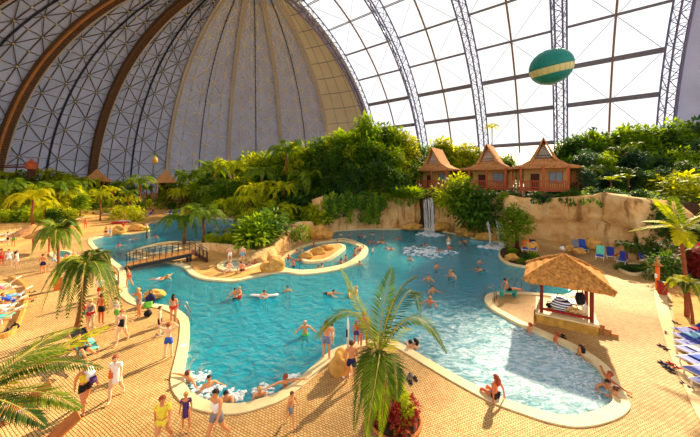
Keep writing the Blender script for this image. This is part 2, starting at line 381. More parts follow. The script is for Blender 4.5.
# ------------------------------------------------------------------ hall: dome segments, ribs, arches, glazing
def dome(phi, t, r=RAD):
    return HALL(74.6+r*cos(t)*cos(phi), 108.67+r*cos(t)*sin(phi), BASEZ+r*sin(t))
def vault(u, t, r=RAD):
    return HALL(74.6+r*cos(t), 108.67+u, BASEZ+r*sin(t))
def sweep(mb, fn, rings, ts, mi=0):
    """fn(a, t, r) with (a, r) corner pairs of the section"""
    n = len(rings); vs = []; fs = []
    for t in ts:
        for a, r in rings: vs.append(fn(a, t, r))
    for i in range(len(ts)-1):
        for k in range(n): fs.append((i*n+k, i*n+(k+1) % n, (i+1)*n+(k+1) % n, (i+1)*n+k))
    mb.add(vs, fs, mi)
TS = [i*pi/2*.985/36 for i in range(37)]
NSEG = 8
for k in range(NSEG):
    a0, a1 = k*DPHI, (k+1)*DPHI
    mb = MB(); nc, nr = 12, 30
    vs = [dome(a0+(a1-a0)*i/nc, (pi/2)*j/nr) for j in range(nr+1) for i in range(nc+1)]
    fs = [(j*(nc+1)+i, j*(nc+1)+i+1, (j+1)*(nc+1)+i+1, (j+1)*(nc+1)+i) for j in range(nr) for i in range(nc)]
    mb.add(vs, fs)
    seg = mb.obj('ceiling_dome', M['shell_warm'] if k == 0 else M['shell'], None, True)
    struct(seg, ('cream fabric dome segment next to the glazing' if k == 0 else 'blue grey dome shell segment, number %s from the glazing' % ('one two three four five six seven'.split()[k-1])), 'dome')
    net = MB(); nodes = MB(); dark = MB()
    def nd(i, j, cols, half):
        t = j*(8.2/RAD)*.9
        return dome(a0+(a1-a0)*(i+half)/cols, t, RAD-.35)
    if k == 0:
        for j in range(2, 15):
            t = j*.105
            for i in range(8):
                dark.bar(dome(a0+(a1-a0)*i/8, t, RAD-.2), dome(a0+(a1-a0)*(i+1)/8, t, RAD-.2), .25)
        for i in (2, 4, 6):
            for j in range(20): dark.bar(dome(a0+(a1-a0)*i/8, j*.075, RAD-.2), dome(a0+(a1-a0)*i/8, (j+1)*.075, RAD-.2), .14)
        dark.obj('seam', M['purlin'], seg)
        continue
    cols = 5; rows = 19
    for j in range(rows+1):
        for i in range(cols+1):
            p = nd(i, j, cols, 0)
            nodes.ico(p, .5, 1)
            if j < rows:
                net.bar(p, nd(i, j+1, cols, 0), .26)
                if i < cols:
                    if (i+j) % 2: net.bar(p, nd(i+1, j+1, cols, 0), .24)
                    else: net.bar(nd(i+1, j, cols, 0), nd(i, j+1, cols, 0), .24)
                    net.bar(p, nd(i+1, j, cols, 0), .2)
    am = (a0+a1)/2
    for j in range(30): dark.bar(dome(am, j*.05, RAD-.5), dome(am, (j+1)*.05, RAD-.5), .75 if k >= 4 else .4, .3)
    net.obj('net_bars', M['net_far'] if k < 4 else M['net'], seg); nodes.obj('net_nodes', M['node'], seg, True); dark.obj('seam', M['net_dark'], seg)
for k in range(1, NSEG):
    a = k*DPHI; near = k >= 5
    wd = (1.6 if near else .7); da = wd/RAD
    mb = MB()
    def fn(x, t, r):                       # x metres sideways from the meridian
        p = dome(a, t, r); tv = HALL(-sin(a), cos(a), 0); return p+tv*x
    sweep(mb, fn, [(-wd, RAD-.05), (wd, RAD-.05), (wd, RAD-(2.2 if near else 1.3)), (-wd, RAD-(2.2 if near else 1.3))], TS)
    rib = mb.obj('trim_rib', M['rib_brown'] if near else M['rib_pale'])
    struct(rib, 'curved dome rib, %s from the glazing' % ('first second third fourth fifth sixth seventh'.split()[k-1]), 'dome rib')
    m2 = MB()
    for sx in (-1, 1):
        sweep(m2, fn, [(sx*wd-.4, RAD-.1), (sx*wd+.4, RAD-.1), (sx*wd+.4, RAD-1.7), (sx*wd-.4, RAD-1.7)], TS)
    if near:
        m3 = MB()
        # flange on the side away from the camera is pale, the near one has orange light painted in on one rib
        m2 = MB(); sweep(m2, fn, [(-wd-.35, RAD-1.9), (-wd+.2, RAD-1.9), (-wd+.2, RAD-2.6), (-wd-.35, RAD-2.6)], TS)
        sweep(m3, fn, [(wd-.2, RAD-1.9), (wd+.35, RAD-1.9), (wd+.35, RAD-2.6), (wd-.2, RAD-2.6)], TS)
        m3.obj('rib_edge', M['rib_orange_lit'] if k == 6 else M['rib_brown'], rib)
        m4 = MB()
        for j in range(150):
            t = j*.0103
            m4.bar(fn(-wd, t, RAD-2.25), fn(wd, t, RAD-2.25), .25)
        m4.obj('rib_battens', M['wood_dark'], rib)
    m2.obj('rib_flange', M['rib_pale'], rib)
# trussed arches
TA = [i*.04 for i in range(0, 41)]
for k in range(5):
    u0 = -k*BAY
    mb = MB()
    ch = [(u0-2.6, RAD-.3), (u0+2.6, RAD-.3), (u0+1.3, RAD-4.6), (u0-1.3, RAD-4.6)]
    for u, r in ch: mb.tube([vault(u, t, r) for t in TA], .36, 6)
    arch = mb.obj('trim_arch', M['truss'])
    struct(arch, 'lattice steel roof arch, %s from the dome' % ('first second third fourth fifth'.split()[k]), 'roof arch')
    lt = MB()
    for i in range(len(TA)-1):
        t0, t1 = TA[i], TA[i+1]
        for a_, b_ in ((0, 1), (1, 2), (2, 3), (3, 0)):
            A, B = (ch[a_], ch[b_]) if i % 2 else (ch[b_], ch[a_])
            lt.bar(vault(A[0], t0, A[1]), vault(B[0], t1, B[1]), .2)
            lt.bar(vault(ch[a_][0], t0, ch[a_][1]), vault(ch[b_][0], t0, ch[b_][1]), .17)
    lt.obj('lattice', M['truss'], arch)
TP = [.293+.165*k for k in range(0, 7)]
for k in range(4):
    ua, ub = -k*BAY-2.8, -(k+1)*BAY+2.8
    mb = MB(); T2 = [i*.05 for i in range(5, 27)]
    vs = []; fs = []
    for t in T2: vs += [vault(ua, t, RAD+.6), vault(ub, t, RAD+.6)]
    fs = [(2*i, 2*i+1, 2*i+3, 2*i+2) for i in range(len(T2)-1)]
    win = MB().add(vs, fs).obj('window_%d' % (k+1), M['glass'])
    struct(win, '%s glazed roof bay counted from the dome' % ('first second third fourth'.split()[k]), 'window')
    fr = MB()
    for i, t in enumerate(TP):
        h = (1.5, 1.5, 1.5, .55, .45, .4, .4)[i]
        sweep(fr, lambda a, tt, r: vault(a, tt, r), [(ua, RAD+.2), (ua, RAD-.9), (ub, RAD-.9), (ub, RAD+.2)], [t-h/RAD/2*1.2, t+h/RAD/2*1.2])
    fr.obj('purlin', M['purlin'], win)
    um = (ua+ub)/2
    ml = MB().tube([vault(um, t, RAD-.5) for t in T2], .42, 6); ml.obj('mullion', M['mullion'], win)
    wr_ = MB()
    for i in range(len(TP)-1):
        a, b = TP[i], TP[i+1]; m_ = (a+b)/2
        for q in (ua, ub): wr_.tube([vault(q, b if i % 2 else a, RAD-.8), vault(um, a if i % 2 else b, RAD-1.2)], .09, 4)
    wr_.obj('brace_cable', M['purlin'], win)
# low pale wall under the glazing, solid shell beyond the last arch, crown strip over the glazing
def shell(name, ua, ub, t0, t1, m, label, cat):
    mb = MB(); nu, nt = 10, 14
    vs = [vault(ua+(ub-ua)*i/nu, t0+(t1-t0)*j/nt, RAD+.9) for j in range(nt+1) for i in range(nu+1)]
    mb.add(vs, [(j*(nu+1)+i, j*(nu+1)+i+1, (j+1)*(nu+1)+i+1, (j+1)*(nu+1)+i) for j in range(nt) for i in range(nu)])
    return struct(mb.obj(name, m, None, True), label, cat)
shell('wall_glass_base', 2, -4*BAY-2, 0, .285, M['scrim'], 'white plinth wall below the glazed bays', 'wall')
shell('ceiling_crown', 6, -5*BAY-20, 1.30, 2.6, M['shell'], 'solid crown of the roof vault above the glazing', 'ceiling')
shell('wall_right', -4*BAY-2.5, -5*BAY-20, 0, 1.4, M['shell'], 'blue grey solid roof shell beyond the last arch', 'wall')
# ------------------------------------------------------------------ pools and ground
MAIN = [(124,269),(126,278),(126.5,287),(128,294),(137,301),(147,303.5),(166,306),(179,311),(187,318),(189,325),(188.5,341),(185.5,360),(183,374),(185.5,386),(197,397.5),(216,403.5),(237,405),(257,401),(281,392),(303,376),(320,361),(334,350),(354,343.5),(375,340),(392,341),(405,346.5),(428,360),(453,374.5),(484,391),(502,399),(522,406),(546,413.5),(571,417),(597,412),(612,404),(613,396),(605,379),(594,363.5),(571,348),(546,336.5),(520,324.5),(504,316),(492,309),(485.5,302),(486,296.5),(493,293),(512,292),(540,293.5),(565,295),(574,289),(566,279),(545,272),(524,267),(507,263.5),(499,257),(500,251),(505,245),(489,240),(473,238),(456,234),(434,230),(420,229),(390,229),(368,229),(349,230),(334,231.5),(327,236),
 (332,239.3),(345,238.5),(360,243),(368,249.5),(362,259),(348,266.5),(328,271.5),(303,274),(285,272),(268,274),(250,278),(235,281),(220,280.5),(202,278.5),(191,274),(187,270),(183,266.5),(173,263.5),(150,259.5),(134,257),(127.5,254),(133,250.5),(148.5,245.5),(167,242),(180,241.5),(205,241.5),(230,239.5),(252,235),(266,229),(262,222.5),(240,219.5),(215,218),(188,216),(176,218.5),(155,222),(148,225),(150,228.5),(147,231.5),(133,234),(118,234.5),(100,237),(92,240),(97,248),(108,254),(114,261)]
RING = [(287,268.5),(303,270.5),(327,268),(345,263.5),(357,256),(362,249.5),(355,244.5),(343,241.3),(328,242),(311,244.5),(297,250),(285,259),(282,264.5)]
ISLE = [(304,257),(306,261),(313,262),(326,260),(337,253),(343,247.8),(338,245.3),(327,246.5),(315,250),(307,254)]
SPA = [(222.5,266),(224,269),(232,271),(243,270),(253,267),(259.5,264),(259,261.5),(252,260.5),(240,260.5),(229,262)]
FOUNT = [(142,250),(146,252.5),(156,253.5),(168,252),(177,249),(176,246.8),(165,246),(152,247)]
KIDS = [(53,254),(56,257),(64,258),(70,256),(70,253),(64,251.5),(57,251.5)]
PATCH = [MAIN, RING, SPA, FOUNT, KIDS]
LO = [smooth_closed([G(*p) for p in q], 5) for q in PATCH]
main, ring, spa, fount, kids = LO
sq = [Vector((-260, -30, 0)), Vector((260, -30, 0)), Vector((260, 300, 0)), Vector((-260, 300, 0))]
vs, fs = fill([sq]+LO, 0)
floor = MB().add(vs, fs).obj('floor', M['pave']); struct(floor, 'tan cobble paving around the pools', 'floor')
def pool(loop, name, wm, label, depth, rim=.45, rz=.05, z=WZ):
    mb = MB(); prism(mb, loop, -4.2, z)
    o = mb.obj(name+'_water', wm); struct(o, 'water of the '+label, 'water')
    b = MB(); N = len(loop); 
    b.add([Vector((p.x, p.y, 0.0)) for p in loop]+[Vector((p.x, p.y, -4)) for p in loop], [(i, N+i, N+(i+1) % N, (i+1) % N) for i in range(N)])
    if not callable(depth):
        b.add(*fill([offset(loop, .05)], -depth))
    else:
        xs = [p.x for p in loop]; ys = [p.y for p in loop]; st = max(.5, (max(ys)-min(ys))/60); nx = int((max(xs)-min(xs))/st)+2; ny = int((max(ys)-min(ys))/st)+2
        x0, y0 = min(xs)-.5, min(ys)-.5
        vs = [Vector((x0+i*st, y0+j*st, -depth(x0+i*st, y0+j*st))) for j in range(ny+1) for i in range(nx+1)]
        b.add(vs, [(j*(nx+1)+i, j*(nx+1)+i+1, (j+1)*(nx+1)+i+1, (j+1)*(nx+1)+i) for j in range(ny) for i in range(nx)])
    struct(b.obj(name+'_basin', M['tile'], None, True), 'pale turquoise basin of the '+label, 'pool basin')
    r = MB(); ringstrip(r, offset(loop, -.03), offset(loop, rim), -.25, rz)
    struct(r.obj(name+'_coping', M['coping']), 'cream stone edge of the '+label, 'pool edge')
def dmain(x, y):
    # shallow bay at the near right end, deep to the left and the back
    d = sqrt((x-10.0)**2+(y-11.5)**2)
    k = min(1, max(0, (d-3)/15)); e = min(1, max(0, (y-26)/16))
    return .45+.95*k+1.0*e + .5*min(1, max(0, (-x-1)/6))
pool(main, 'swimming_pool', M['water'], 'large lagoon pool', dmain)
pool(ring, 'current_channel', M['water'], 'round channel pool beside the carved rock', 1.0, .5, .06)
pool(spa, 'whirlpool', M['water_pale'], 'oval whirlpool on the sand deck', .5, .45, .18, 0.05)
pool(fount, 'fountain_basin', M['water_pale'], 'shallow basin behind the bridge', .4, .4, .10, 0.0)
pool(kids, 'paddling_pool', M['water'], 'small pool beyond the potted palm', .5, .3, .10, 0.0)
isle = smooth_closed([G(*p) for p in ISLE], 5)
b = MB(); prism(b, isle, -2, .12); struct(b.obj('channel_island', M['sand']), 'sandy island inside the round channel pool', 'island')
b = MB(); ringstrip(b, offset(isle, -.1), offset(isle, .35), -1, .16); struct(b.obj('island_coping', M['coping']), 'cream edge of the channel island', 'pool edge')
# shallow ledge along the near right edge
led = [G(*p) for p in [(403,345),(428,359.5),(453,374),(484,390.5),(502,398.5),(522,405.5),(546,413)]]
inn = [p+Vector((.55, .85, 0)).normalized()*1.0 for p in led]
b = MB(); n = len(led)
top = [Vector((p.x, p.y, -.32)) for p in led]+[Vector((p.x, p.y, -.34)) for p in inn]+[Vector((p.x, p.y, -1.6)) for p in inn]
b.add(top, [(i, i+1, n+i+1, n+i) for i in range(n-1)]+[(n+i, n+i+1, 2*n+i+1, 2*n+i) for i in range(n-1)])
struct(b.obj('pool_ledge', mat('grey_ledge_tile', (130, 140, 160), .5, .2, 6)), 'grey tiled sitting ledge under the near pool edge', 'pool ledge')
# sandy areas, path
def patch(name, pts, z, m, label, cat, smooth=True):
    lp = [G(*p) for p in pts]; lp = smooth_closed(lp, 4) if smooth else lp
    mb = MB(); prism(mb, lp, -.2, z, 0); return struct(mb.obj(name, m), label, cat)
patch('floor_sand', [(672,300),(676,330),(684,360),(694,385),(712,420),(780,430),(800,330),(720,285),(690,280),(668,285)], .03, M['sand'], 'brown sand strip with blue loungers at the right edge', 'sand')
patch('floor_path', [(654,283),(656,305),(662,330),(671,358),(683,385),(702,425),(716,424),(697,384),(684.5,358),(675,330),(668,305),(665,283)], .045, M['path'], 'smooth tan path curving past the orange post', 'path')
patch('floor_beach', [(-40,262),(20,246),(80,236),(118,230),(145,222),(170,215.5),(215,214.5),(262,216),(262,207),(180,205),(100,208),(0,213),(-80,222)], .03, M['sand'], 'sandy beach with loungers on the far shore', 'sand')
patch('floor_spa_deck', [(192,266),(200,275),(220,278),(236,278.5),(262,272),(282,266),(270,259),(240,254),(205,251),(190,256)], .04, M['sand'], 'sandy deck around the oval whirlpool', 'sand')
# far ground: planted hill behind the rocks and planted belt at the dome foot
def hill(name, pts, z, m, label):
    mb = MB(); lp = [Vector((p[0], p[1], 0)) for p in pts]; prism(mb, lp, -.5, z); return struct(mb.obj(name, m), label, 'planted bank')

# ------------------------------------------------------------------ rock work
def cliff(name, pts, label, amp=.8, lean=.12, back=3.0, seed=0, res=.55, cap=True, m=None, slab=0.0):
    """pts: (px, base py, top py)"""
    base = [G(p[0], p[1]) for p in pts]; tops = [H-(p[2]-Y0)*b.y/F for p, b in zip(pts, base)]
    P = []; T = []
    for i in range(len(base)-1):
        n = max(1, int((base[i+1]-base[i]).length/res))
        for k in range(n):
            t = k/n; P.append(base[i].lerp(base[i+1], t)); T.append(tops[i]*(1-t)+tops[i+1]*t)
    P.append(base[-1]); T.append(tops[-1])
    nr = 14; rows = []
    for i, (p, h) in enumerate(zip(P, T)):
        d = (P[min(i+1, len(P)-1)]-P[max(0, i-1)]); d.z = 0; d.normalize(); nrm = Vector((d.y, -d.x, 0))
        col = []
        h = h*(1+.08*noise.noise(Vector((i*.35, seed, 0))))
        for j in range(nr+1):
            z = -.4+(h+.4)*j/nr
            q = p - nrm*lean*z + Vector((0, 0, z))
            dd = noise.fractal(Vector((q.x*.35+seed, q.y*.35, z*.18)), 1.0, 2.0, 5)*amp + abs(noise.noise(Vector((q.x*.9, q.y*.9, z*.12+seed))))*amp*.6
            dd += slab*(1 if z > h*.52+.5*noise.noise(Vector((i*.2, 3, seed))) else 0)
            if j == nr: dd -= .35
            col.append(q+nrm*dd)
        if cap:
            for bk in (.33, 1.0): 
                e = col[nr]-nrm*back*bk; col.append(Vector((e.x, e.y, h-.5*bk+.3*noise.noise(e*.4))))
            col.append(Vector((e.x, e.y, -.4)))
        rows.append(col)
    m_ = len(rows[0]); mb = MB()
    mb.add([v for c in rows for v in c], [(i*m_+j, (i+1)*m_+j, (i+1)*m_+j+1, i*m_+j+1) for i in range(len(rows)-1) for j in range(m_-1)]+[tuple(range(m_)), tuple((len(rows)-1)*m_+j for j in range(m_-1, -1, -1))])
    return struct(mb.obj(name, m or M['rock'], None, True), label, 'rock wall')
cliff('rock_wall', [(324,232.5,198),(332,231,196),(350,229.5,196),(384,228,196),(404,227.5,195),(418,227.5,195.5),(423,227,199)], 'carved sandstone wall left of the tall waterfall, hung with vines', .7, .05, 2.0, 3)
cliff('rock_wall', [(423,226.5,199),(434,227,199.5)], 'recessed dark rock face behind the tall waterfall', .3, .02, 6, 5)
cliff('rock_wall', [(434,229,199),(446,230,201),(458,232,203),(474,235,204),(492,238.5,198),(506,240,197)], 'carved sandstone wall between the two waterfalls', .8, .1, 6, 8)
cliff('rock_wall', [(503,240,196),(528,241,197),(543,241.5,201),(552,243,198),(575,245.5,196),(600,249,194),(618,252.5,194.5),(632,255.5,198),(637,257,208),(641,258,228),(643,258.5,246),(644,259,257)], 'broad pale sandstone wall behind the loungers on the right', .8, .06, 6, 12, slab=.7)
cliff('rock_wall', [(266,264,259),(273,258,250),(281,252.5,241),(293,245.5,230),(304,240.5,222),(312,238,221),(318,237,231)], 'carved wedge of pale rock beside the round channel', .4, .1, 2.5, 21, .35)
cliff('rock_wall', [(190,249,244),(205,250.5,243),(225,252.5,245),(245,255,249),(258,257,252),(267,261,256)], 'low ochre rock ledge behind the whirlpool deck', .3, .15, 1.5, 27, .35)
# stepped ledges at the foot of the right wall
patch('stone_ledge', [(520,243),(545,249),(580,252.5),(610,257.5),(640,265),(652,263),(640,256),(600,247),(560,241),(520,239)], .42, mat('ledge_stone', (206, 166, 106), .9, .2, 1.5, bump=.4), 'low stone ledge below the right rock wall', 'ledge')
def boulder(px, py, r, sc, label, seed, m=None, z=0):
    p = G(px, py, z); mb = MB(); mb.ico((0, 0, r*sc[2]*.75), r, 4, sc, .45, 1.3, 0, seed)
    o = mb.obj('boulder', m or M['boulder'], None, True); o.location = p; tag(o, label, 'boulder'); return o
boulder(341, 374, .47, (.9, .75, 1.25), 'tall ochre boulder on the pool rim beside the man in dark trunks', 1)
boulder(267.5, 272, .6, (1.0, .8, .75), 'ochre boulder left of a rounder one by the channel', 2)
boulder(276.5, 270.5, .68, (1, .8, .95), 'rounder ochre boulder by the near end of the channel', 3)
boulder(318, 238.5, 1.3, (1.1, .8, .85), 'pale boulder at the foot of the carved wedge', 4)
boulder(325, 239, 1.0, (1.1, .8, .7), 'smaller pale boulder right of the carved wedge', 5)
boulder(306, 258.5, .6, (1.2, .8, .6), 'ochre boulder at the left tip of the channel island', 6)
boulder(318, 254.5, .68, (1.2, .8, .65), 'ochre boulder in the middle of the channel island', 7)
boulder(326, 250.5, .68, (1.2, .8, .6), 'ochre boulder toward the far end of the channel island', 8)
boulder(512, 261, .55, (1.2, .9, .8), 'ochre boulder in the planter by the right waterfall', 9)
boulder(529, 253, .8, (1, .9, 1), 'round tan boulder behind the planter tree', 10)
boulder(119, 234, .8, (1.2, .9, .9), 'yellowish rock on the far shore beside the person in red', 11)
boulder(137, 230.5, .85, (1.6, .9, .7), 'low mossy rock on the tip of the far shore', 12)
boulder(569.5, 251, .5, (1.1, .9, .8), 'tan boulder between the ledge loungers', 13, z=.42)
boulder(579.5, 253.6, .5, (1.3, .9, .7), 'tan boulder below the grey towel lounger', 14, z=.42)
boulder(593, 249.5, .8, (1, .9, 1.0), 'tan boulder at the foot of the right rock wall, left of the mint towel', 15, z=.42)
boulder(487, 240, 1.0, (1.4, .8, .6), 'wet brown rock under the thin waterfall', 16)
boulder(468, 236.5, 1.2, (1.6, .8, .7), 'brown rock on the shore between the waterfalls', 17)
boulder(441, 231, 1.1, (1.5, .8, .7), 'brown rock right of the tall waterfall', 18)
boulder(412, 229.5, 1.0, (1.6, .8, .6), 'brown rock left of the tall waterfall', 19)
boulder(155, 297.5, .45, (1.6, 1, .7), 'small ochre rock under the dark bag on the left rim', 20)
# waterfalls
def fall(px, pytop, pybot, wpx, Y, n, label, seed):
    rnd = random.Random(seed); top = AT(px, pytop, Y); r = empty('waterfall', (top.x, Y, WZ)); tag(r, label, 'waterfall')
    wd = wpx*Y/F; b = MB()
    for i in range(n):
        x = (i/(max(1, n-1))-.5)*wd+rnd.uniform(-.1, .1); pts = []
        hz = top.z-WZ-rnd.uniform(0, .5)
        for k in range(7):
            t = k/6; pts.append((x+rnd.uniform(-.05, .05), -.35-1.0*sqrt(t)*.9, hz*(1-t)))
        b.tube(pts, [.05+.05*rnd.random()+.05*k/6 for k in range(7)], 5)
    b.obj('falling_water', M['fall'], r, True)
    f = MB()
    for i in range(46):
        a = rnd.uniform(0, 2*pi); rr = rnd.random()**.5*(wd*.5+1.3); f.ico((rr*cos(a), -1.5+rr*.8*sin(a), rnd.uniform(-.05, .08)), rnd.uniform(.18, .42), 1, (1.3, 1, .45), .3, 2, 0, i)
    f.obj('foam', M['foam'], r, True)
fall(428, 197, 229, 9, 46.5, 9, 'tall waterfall dropping off the wall below the left hut', 1)
fall(485.5, 219, 240, 1, 38.2, 2, 'thin waterfall jet falling in front of the rock wall', 2)
fall(497, 218, 241, 4, 37.6, 4, 'short waterfall veil beside the planter tree', 3)
def foam(pts, label, seed, r0=.10, r1=.26, spread=.42, n=26, z=WZ):
    rnd = random.Random(seed); c = G(pts[0], pts[1], z); mb = MB()
    for i in range(n*4):
        a = rnd.uniform(0, 2*pi); rr = rnd.random()**.75*spread*(1+.45*noise.noise(Vector((cos(a)*1.6, sin(a)*1.6, seed))))
        mb.ico((rr*cos(a)*1.3, rr*sin(a), rnd.uniform(-.03, .035)), rnd.uniform(r0, r1)*.33, 1, (1.4, 1, .5), .5, 2.2, 0, i)
    o = mb.obj('foam', M['foam'], None, True); o.location = c; tag(o, label, 'foam', None, 'stuff')
foam((427,252.5-.5), 'white bubbling patch in the pool before the tall waterfall', 5, .3, .7, 2.6, 40)
foam((195,378), 'foam at the left corner of the near pool edge', 6, .1, .24, 0.48)
foam((205,392), 'largest foam patch behind the man in the white top', 7, .1, .26, 0.51, 34)
foam((234,396), 'foam right of the dark haired bather at the near edge', 8, .1, .26, 0.35)
foam((262,390), 'foam around the blond bather at the near edge', 9, .1, .22, 0.32)
foam((293,378), 'foam behind the woman leaning on the near edge', 10, .1, .2, 0.32)
foam((513,332), 'foam at the bather nearest the thatched shelter', 11, .08, .2, .7)
foam((566,356), 'foam between the bathers along the right pool edge', 12, .08, .2, .8)
foam((588,384), 'foam at the right end of the pool', 13, .06, .18, .9, 34)

# ------------------------------------------------------------------ huts
def hut(cx, cy, label):
    r = empty('thatched_hut', (cx, cy, 6.9), -YAW); tag(r, label, 'hut', 'thatched huts on the rock')
    W, D, bw, bd, eh = 4.6, 3.5, 3.0, 2.5, 3.55       # half eaves, half body, eave height
    iw, idp, ih, rh = 1.55, 2.4, 4.8, 8.0
    def roofring(w, d, z, n=1): return [Vector((-w, -d, z)), Vector((w, -d, z)), Vector((w, d, z)), Vector((-w, d, z))]
    mb = MB()
    R = [roofring(W-.1, D-.1, eh-.28), roofring(W, D, eh), roofring((W+iw)/2-.1, (D+idp)/2-.1, (eh+ih)/2-.25), roofring(iw, idp, ih)]
    vs = [v for q in R for v in q]; fs = []
    for i in range(3):
        for k in range(4): fs.append((i*4+k, i*4+(k+1) % 4, (i+1)*4+(k+1) % 4, (i+1)*4+k))
    fs.append((3, 2, 1, 0)); mb.add(vs, fs)
    mb.obj('lower_roof', M['thatch_red'], r)
    mb = MB(); of = -idp-.7; ob = idp+.2
    prof = [(1.85, ih-.2), (1.2, ih+.85), (.6, ih+2.0), (.0, rh)]
    outer = [(-x, z) for x, z in prof]+[(x, z) for x, z in prof[:-1][::-1]]
    inner = [(x*.8, z-.28) for x, z in outer]
    n = len(outer); vs = []
    for y, ext in ((of, 0), (ob, 0)):
        for x, z in outer: vs.append((x, y-(.5*(z-ih)/2.7 if y < 0 else 0), z))
        for x, z in inner: vs.append((x, y-(.5*(z-ih)/2.7 if y < 0 else 0), z))
    fs = []
    for i in range(n-1):
        fs += [(i, i+1, 2*n+i+1, 2*n+i), (n+i+1, n+i, 3*n+i, 3*n+i+1), (i+1, i, n+i, n+i+1), (2*n+i, 2*n+i+1, 3*n+i+1, 3*n+i)]
    fs += [(0, 2*n, 3*n, n), (n-1, 2*n-1, 4*n-1, 3*n-1)]
    mb.add(vs, fs); up = mb.obj('ridge_roof', M['thatch_red'], r)
    g = MB(); g.add([(-1.15, -idp+.1, ih), (1.15, -idp+.1, ih), (0, -idp-.1, rh-.75)], [(0, 1, 2)]); g.add([(-1.15, -idp+.2, ih), (1.15, -idp+.2, ih), (0, -idp, rh-.75)], [(2, 1, 0)])
    g.obj('bright_gable_opening', M['scrim'], r)  # white sheet stands in for bright sky seen through the open gable
    l = MB()
    for zz in (.12, .5): 
        ww = 1.2*(1-zz/2.2); l.box((0, -idp-.02, ih+zz), (ww*2, .12, .1))
    l.obj('gable_slats', M['wood_dark'], r)
    f = MB().box((0, 0, -.1), (bw*2+.5, bd*2+2.6, .25)); f.obj('deck', M['wood_red'], r)
    b = MB(); b.box((0, .6, eh/2), (bw*2-.3, bd*2-1.6, eh)); b.obj('wall', M['plaster'], r)
    fy = 1.4-bd
    wn_ = MB(); wn_.box((1.45, fy-.04, 1.9), (1.7, .1, 1.6)); wf = wn_.obj('window', mat('hut_window_glass', (120, 146, 150), .15, .1, 2), r)
    q = MB()
    for x in (.6, 1.45, 2.3): q.box((x, fy-.1, 1.9), (.09, .1, 1.7))
    for z in (1.05, 2.75): q.box((1.45, fy-.1, z), (1.8, .1, .09))
    q.obj('window_frame', M['wood_red'], wf)
    d = MB().box((-1.3, fy-.05, 1.25), (1.2, .1, 2.5)); dd = d.obj('door', M['wood_dark'], r); MB().box((-.85, fy-.13, 1.2), (.08, .08, .3)).obj('door_handle', M['metal'], dd)
    for x in (-bw, 0, bw):
        MB().box((x, -bd-.9, eh/2-.9), (.3, .3, eh+1.9)).obj('post', M['wood_red'], r)
    for x in (-bw, bw):
        MB().box((x, bd+.9, eh/2-.9), (.3, .3, eh+1.9)).obj('post', M['wood_red'], r)
    rl = MB(); 
    for z in (.3, 1.35): rl.box((0, -bd-.9, z), (bw*2, .14, .14))
    for s in (-1, 1):
        for z in (.3, 1.35): rl.box((s*bw, -bd-.9+1.3, z), (.14, 2.6, .14))
    for i in range(22): rl.box((-bw+bw*2*i/21, -bd-.9, .82), (.09, .08, 1.0))
    for s in (-1, 1):
        for i in range(8): rl.box((s*bw, -bd-.9+2.6*i/7, .82), (.08, .09, 1.0))
    rl.obj('railing', M['wood_red'], r)
    return r
def hutpos(px, Y, d=3.5):
    p = Vector(((px-350)/F*Y, Y, 0)); return p+NV*d
for px, Y, lb in ((543.5, 44, 'right hut of the three, gable seen straight on'), (486.5, 51.5, 'middle thatched hut, behind the dark bush on the rock'), (431.5, 57.5, 'left thatched hut, above the tall waterfall')):
    p = hutpos(px, Y); hut(p.x, p.y, lb)
# connecting walls between the huts and slatted fence right of them
def wallpiece(pa, pb, z0, z1, m, name, label, cat):
    b = MB(); a = Vector(pa); c = Vector(pb); d = c-a
    n = max(3, int(d.length/.5))
    o = empty(name, a); tag(o, label, cat)
    for i in range(n+1):
        q = d*(i/n); b.box(q+Vector((0, 0, (z0+z1)/2)), (.22, .22, z1-z0))
    b.obj('slats', m, o)
    c2 = MB(); c2.bar(Vector((0, 0, z1-.2)), d+Vector((0, 0, z1-.2)), .15); c2.bar(Vector((0, 0, z0+.5)), d+Vector((0, 0, z0+.5)), .15); c2.obj('cross_rail', M['wood_dark'], o)
wallpiece(AT(570, 180, 46).to_2d().to_3d(), AT(590, 180, 47).to_2d().to_3d(), 6.6, 9.9, M['wood_tan'], 'slatted_fence', 'tan slatted fence right of the right hut', 'fence')
wallpiece(AT(511, 180, 50).to_2d().to_3d(), AT(525, 180, 49).to_2d().to_3d(), 6.4, 10.0, M['plaster'], 'slatted_fence', 'pale slatted fence between the middle and right huts', 'fence')
wallpiece(AT(451, 180, 58).to_2d().to_3d(), AT(468, 180, 55).to_2d().to_3d(), 6.4, 10.2, M['wood_dark'], 'slatted_fence', 'dark slatted fence between the left and middle huts', 'fence')

# ------------------------------------------------------------------ thatched shelter by the pool
TH = radians(33.2); e1 = Vector((cos(TH), -sin(TH), 0)); e2 = Vector((sin(TH), cos(TH), 0))
PA = G(541.5, 322); SW = 2.3
cen = PA+e1*SW/2+e2*SW/2
sh = empty('thatched_shelter', cen, -TH); tag(sh, 'thatched square shelter with dark red posts beside the pool', 'shelter')
hw = SW/2; pf = .62
b = MB(); b.box((0, 0, .26), (SW+.5, SW+.5, .52)); b.obj('stone_base', mat('ochre_base_stone', (190, 142, 60), .9, .35, 3, bump=.5), sh)
b = MB(); b.box((0, 0, .55), (SW+.6, SW+.6, .08)); b.obj('base_slab', M['coping'], sh)
for sx in (-1, 1):
    for sy in (-1, 1):
        MB().box((sx*hw, sy*hw, 1.6), (.17, .17, 2.2)).obj('post', M['post_red'], sh)
b = MB(); b.box((0, -hw, pf+.18), (SW, .1, .12)); b.box((-hw, 0, pf+.18), (.1, SW, .12)); b.obj('low_rail', M['red_paint'], sh)
b = MB()
for z in (2.62,):
    for s in (-1, 1): b.box((0, s*hw, z), (SW+.3, .14, .16)); b.box((s*hw, 0, z), (.14, SW+.3, .16))
b.obj('roof_beam', M['wood_dark'], sh)
ew = 1.98; 
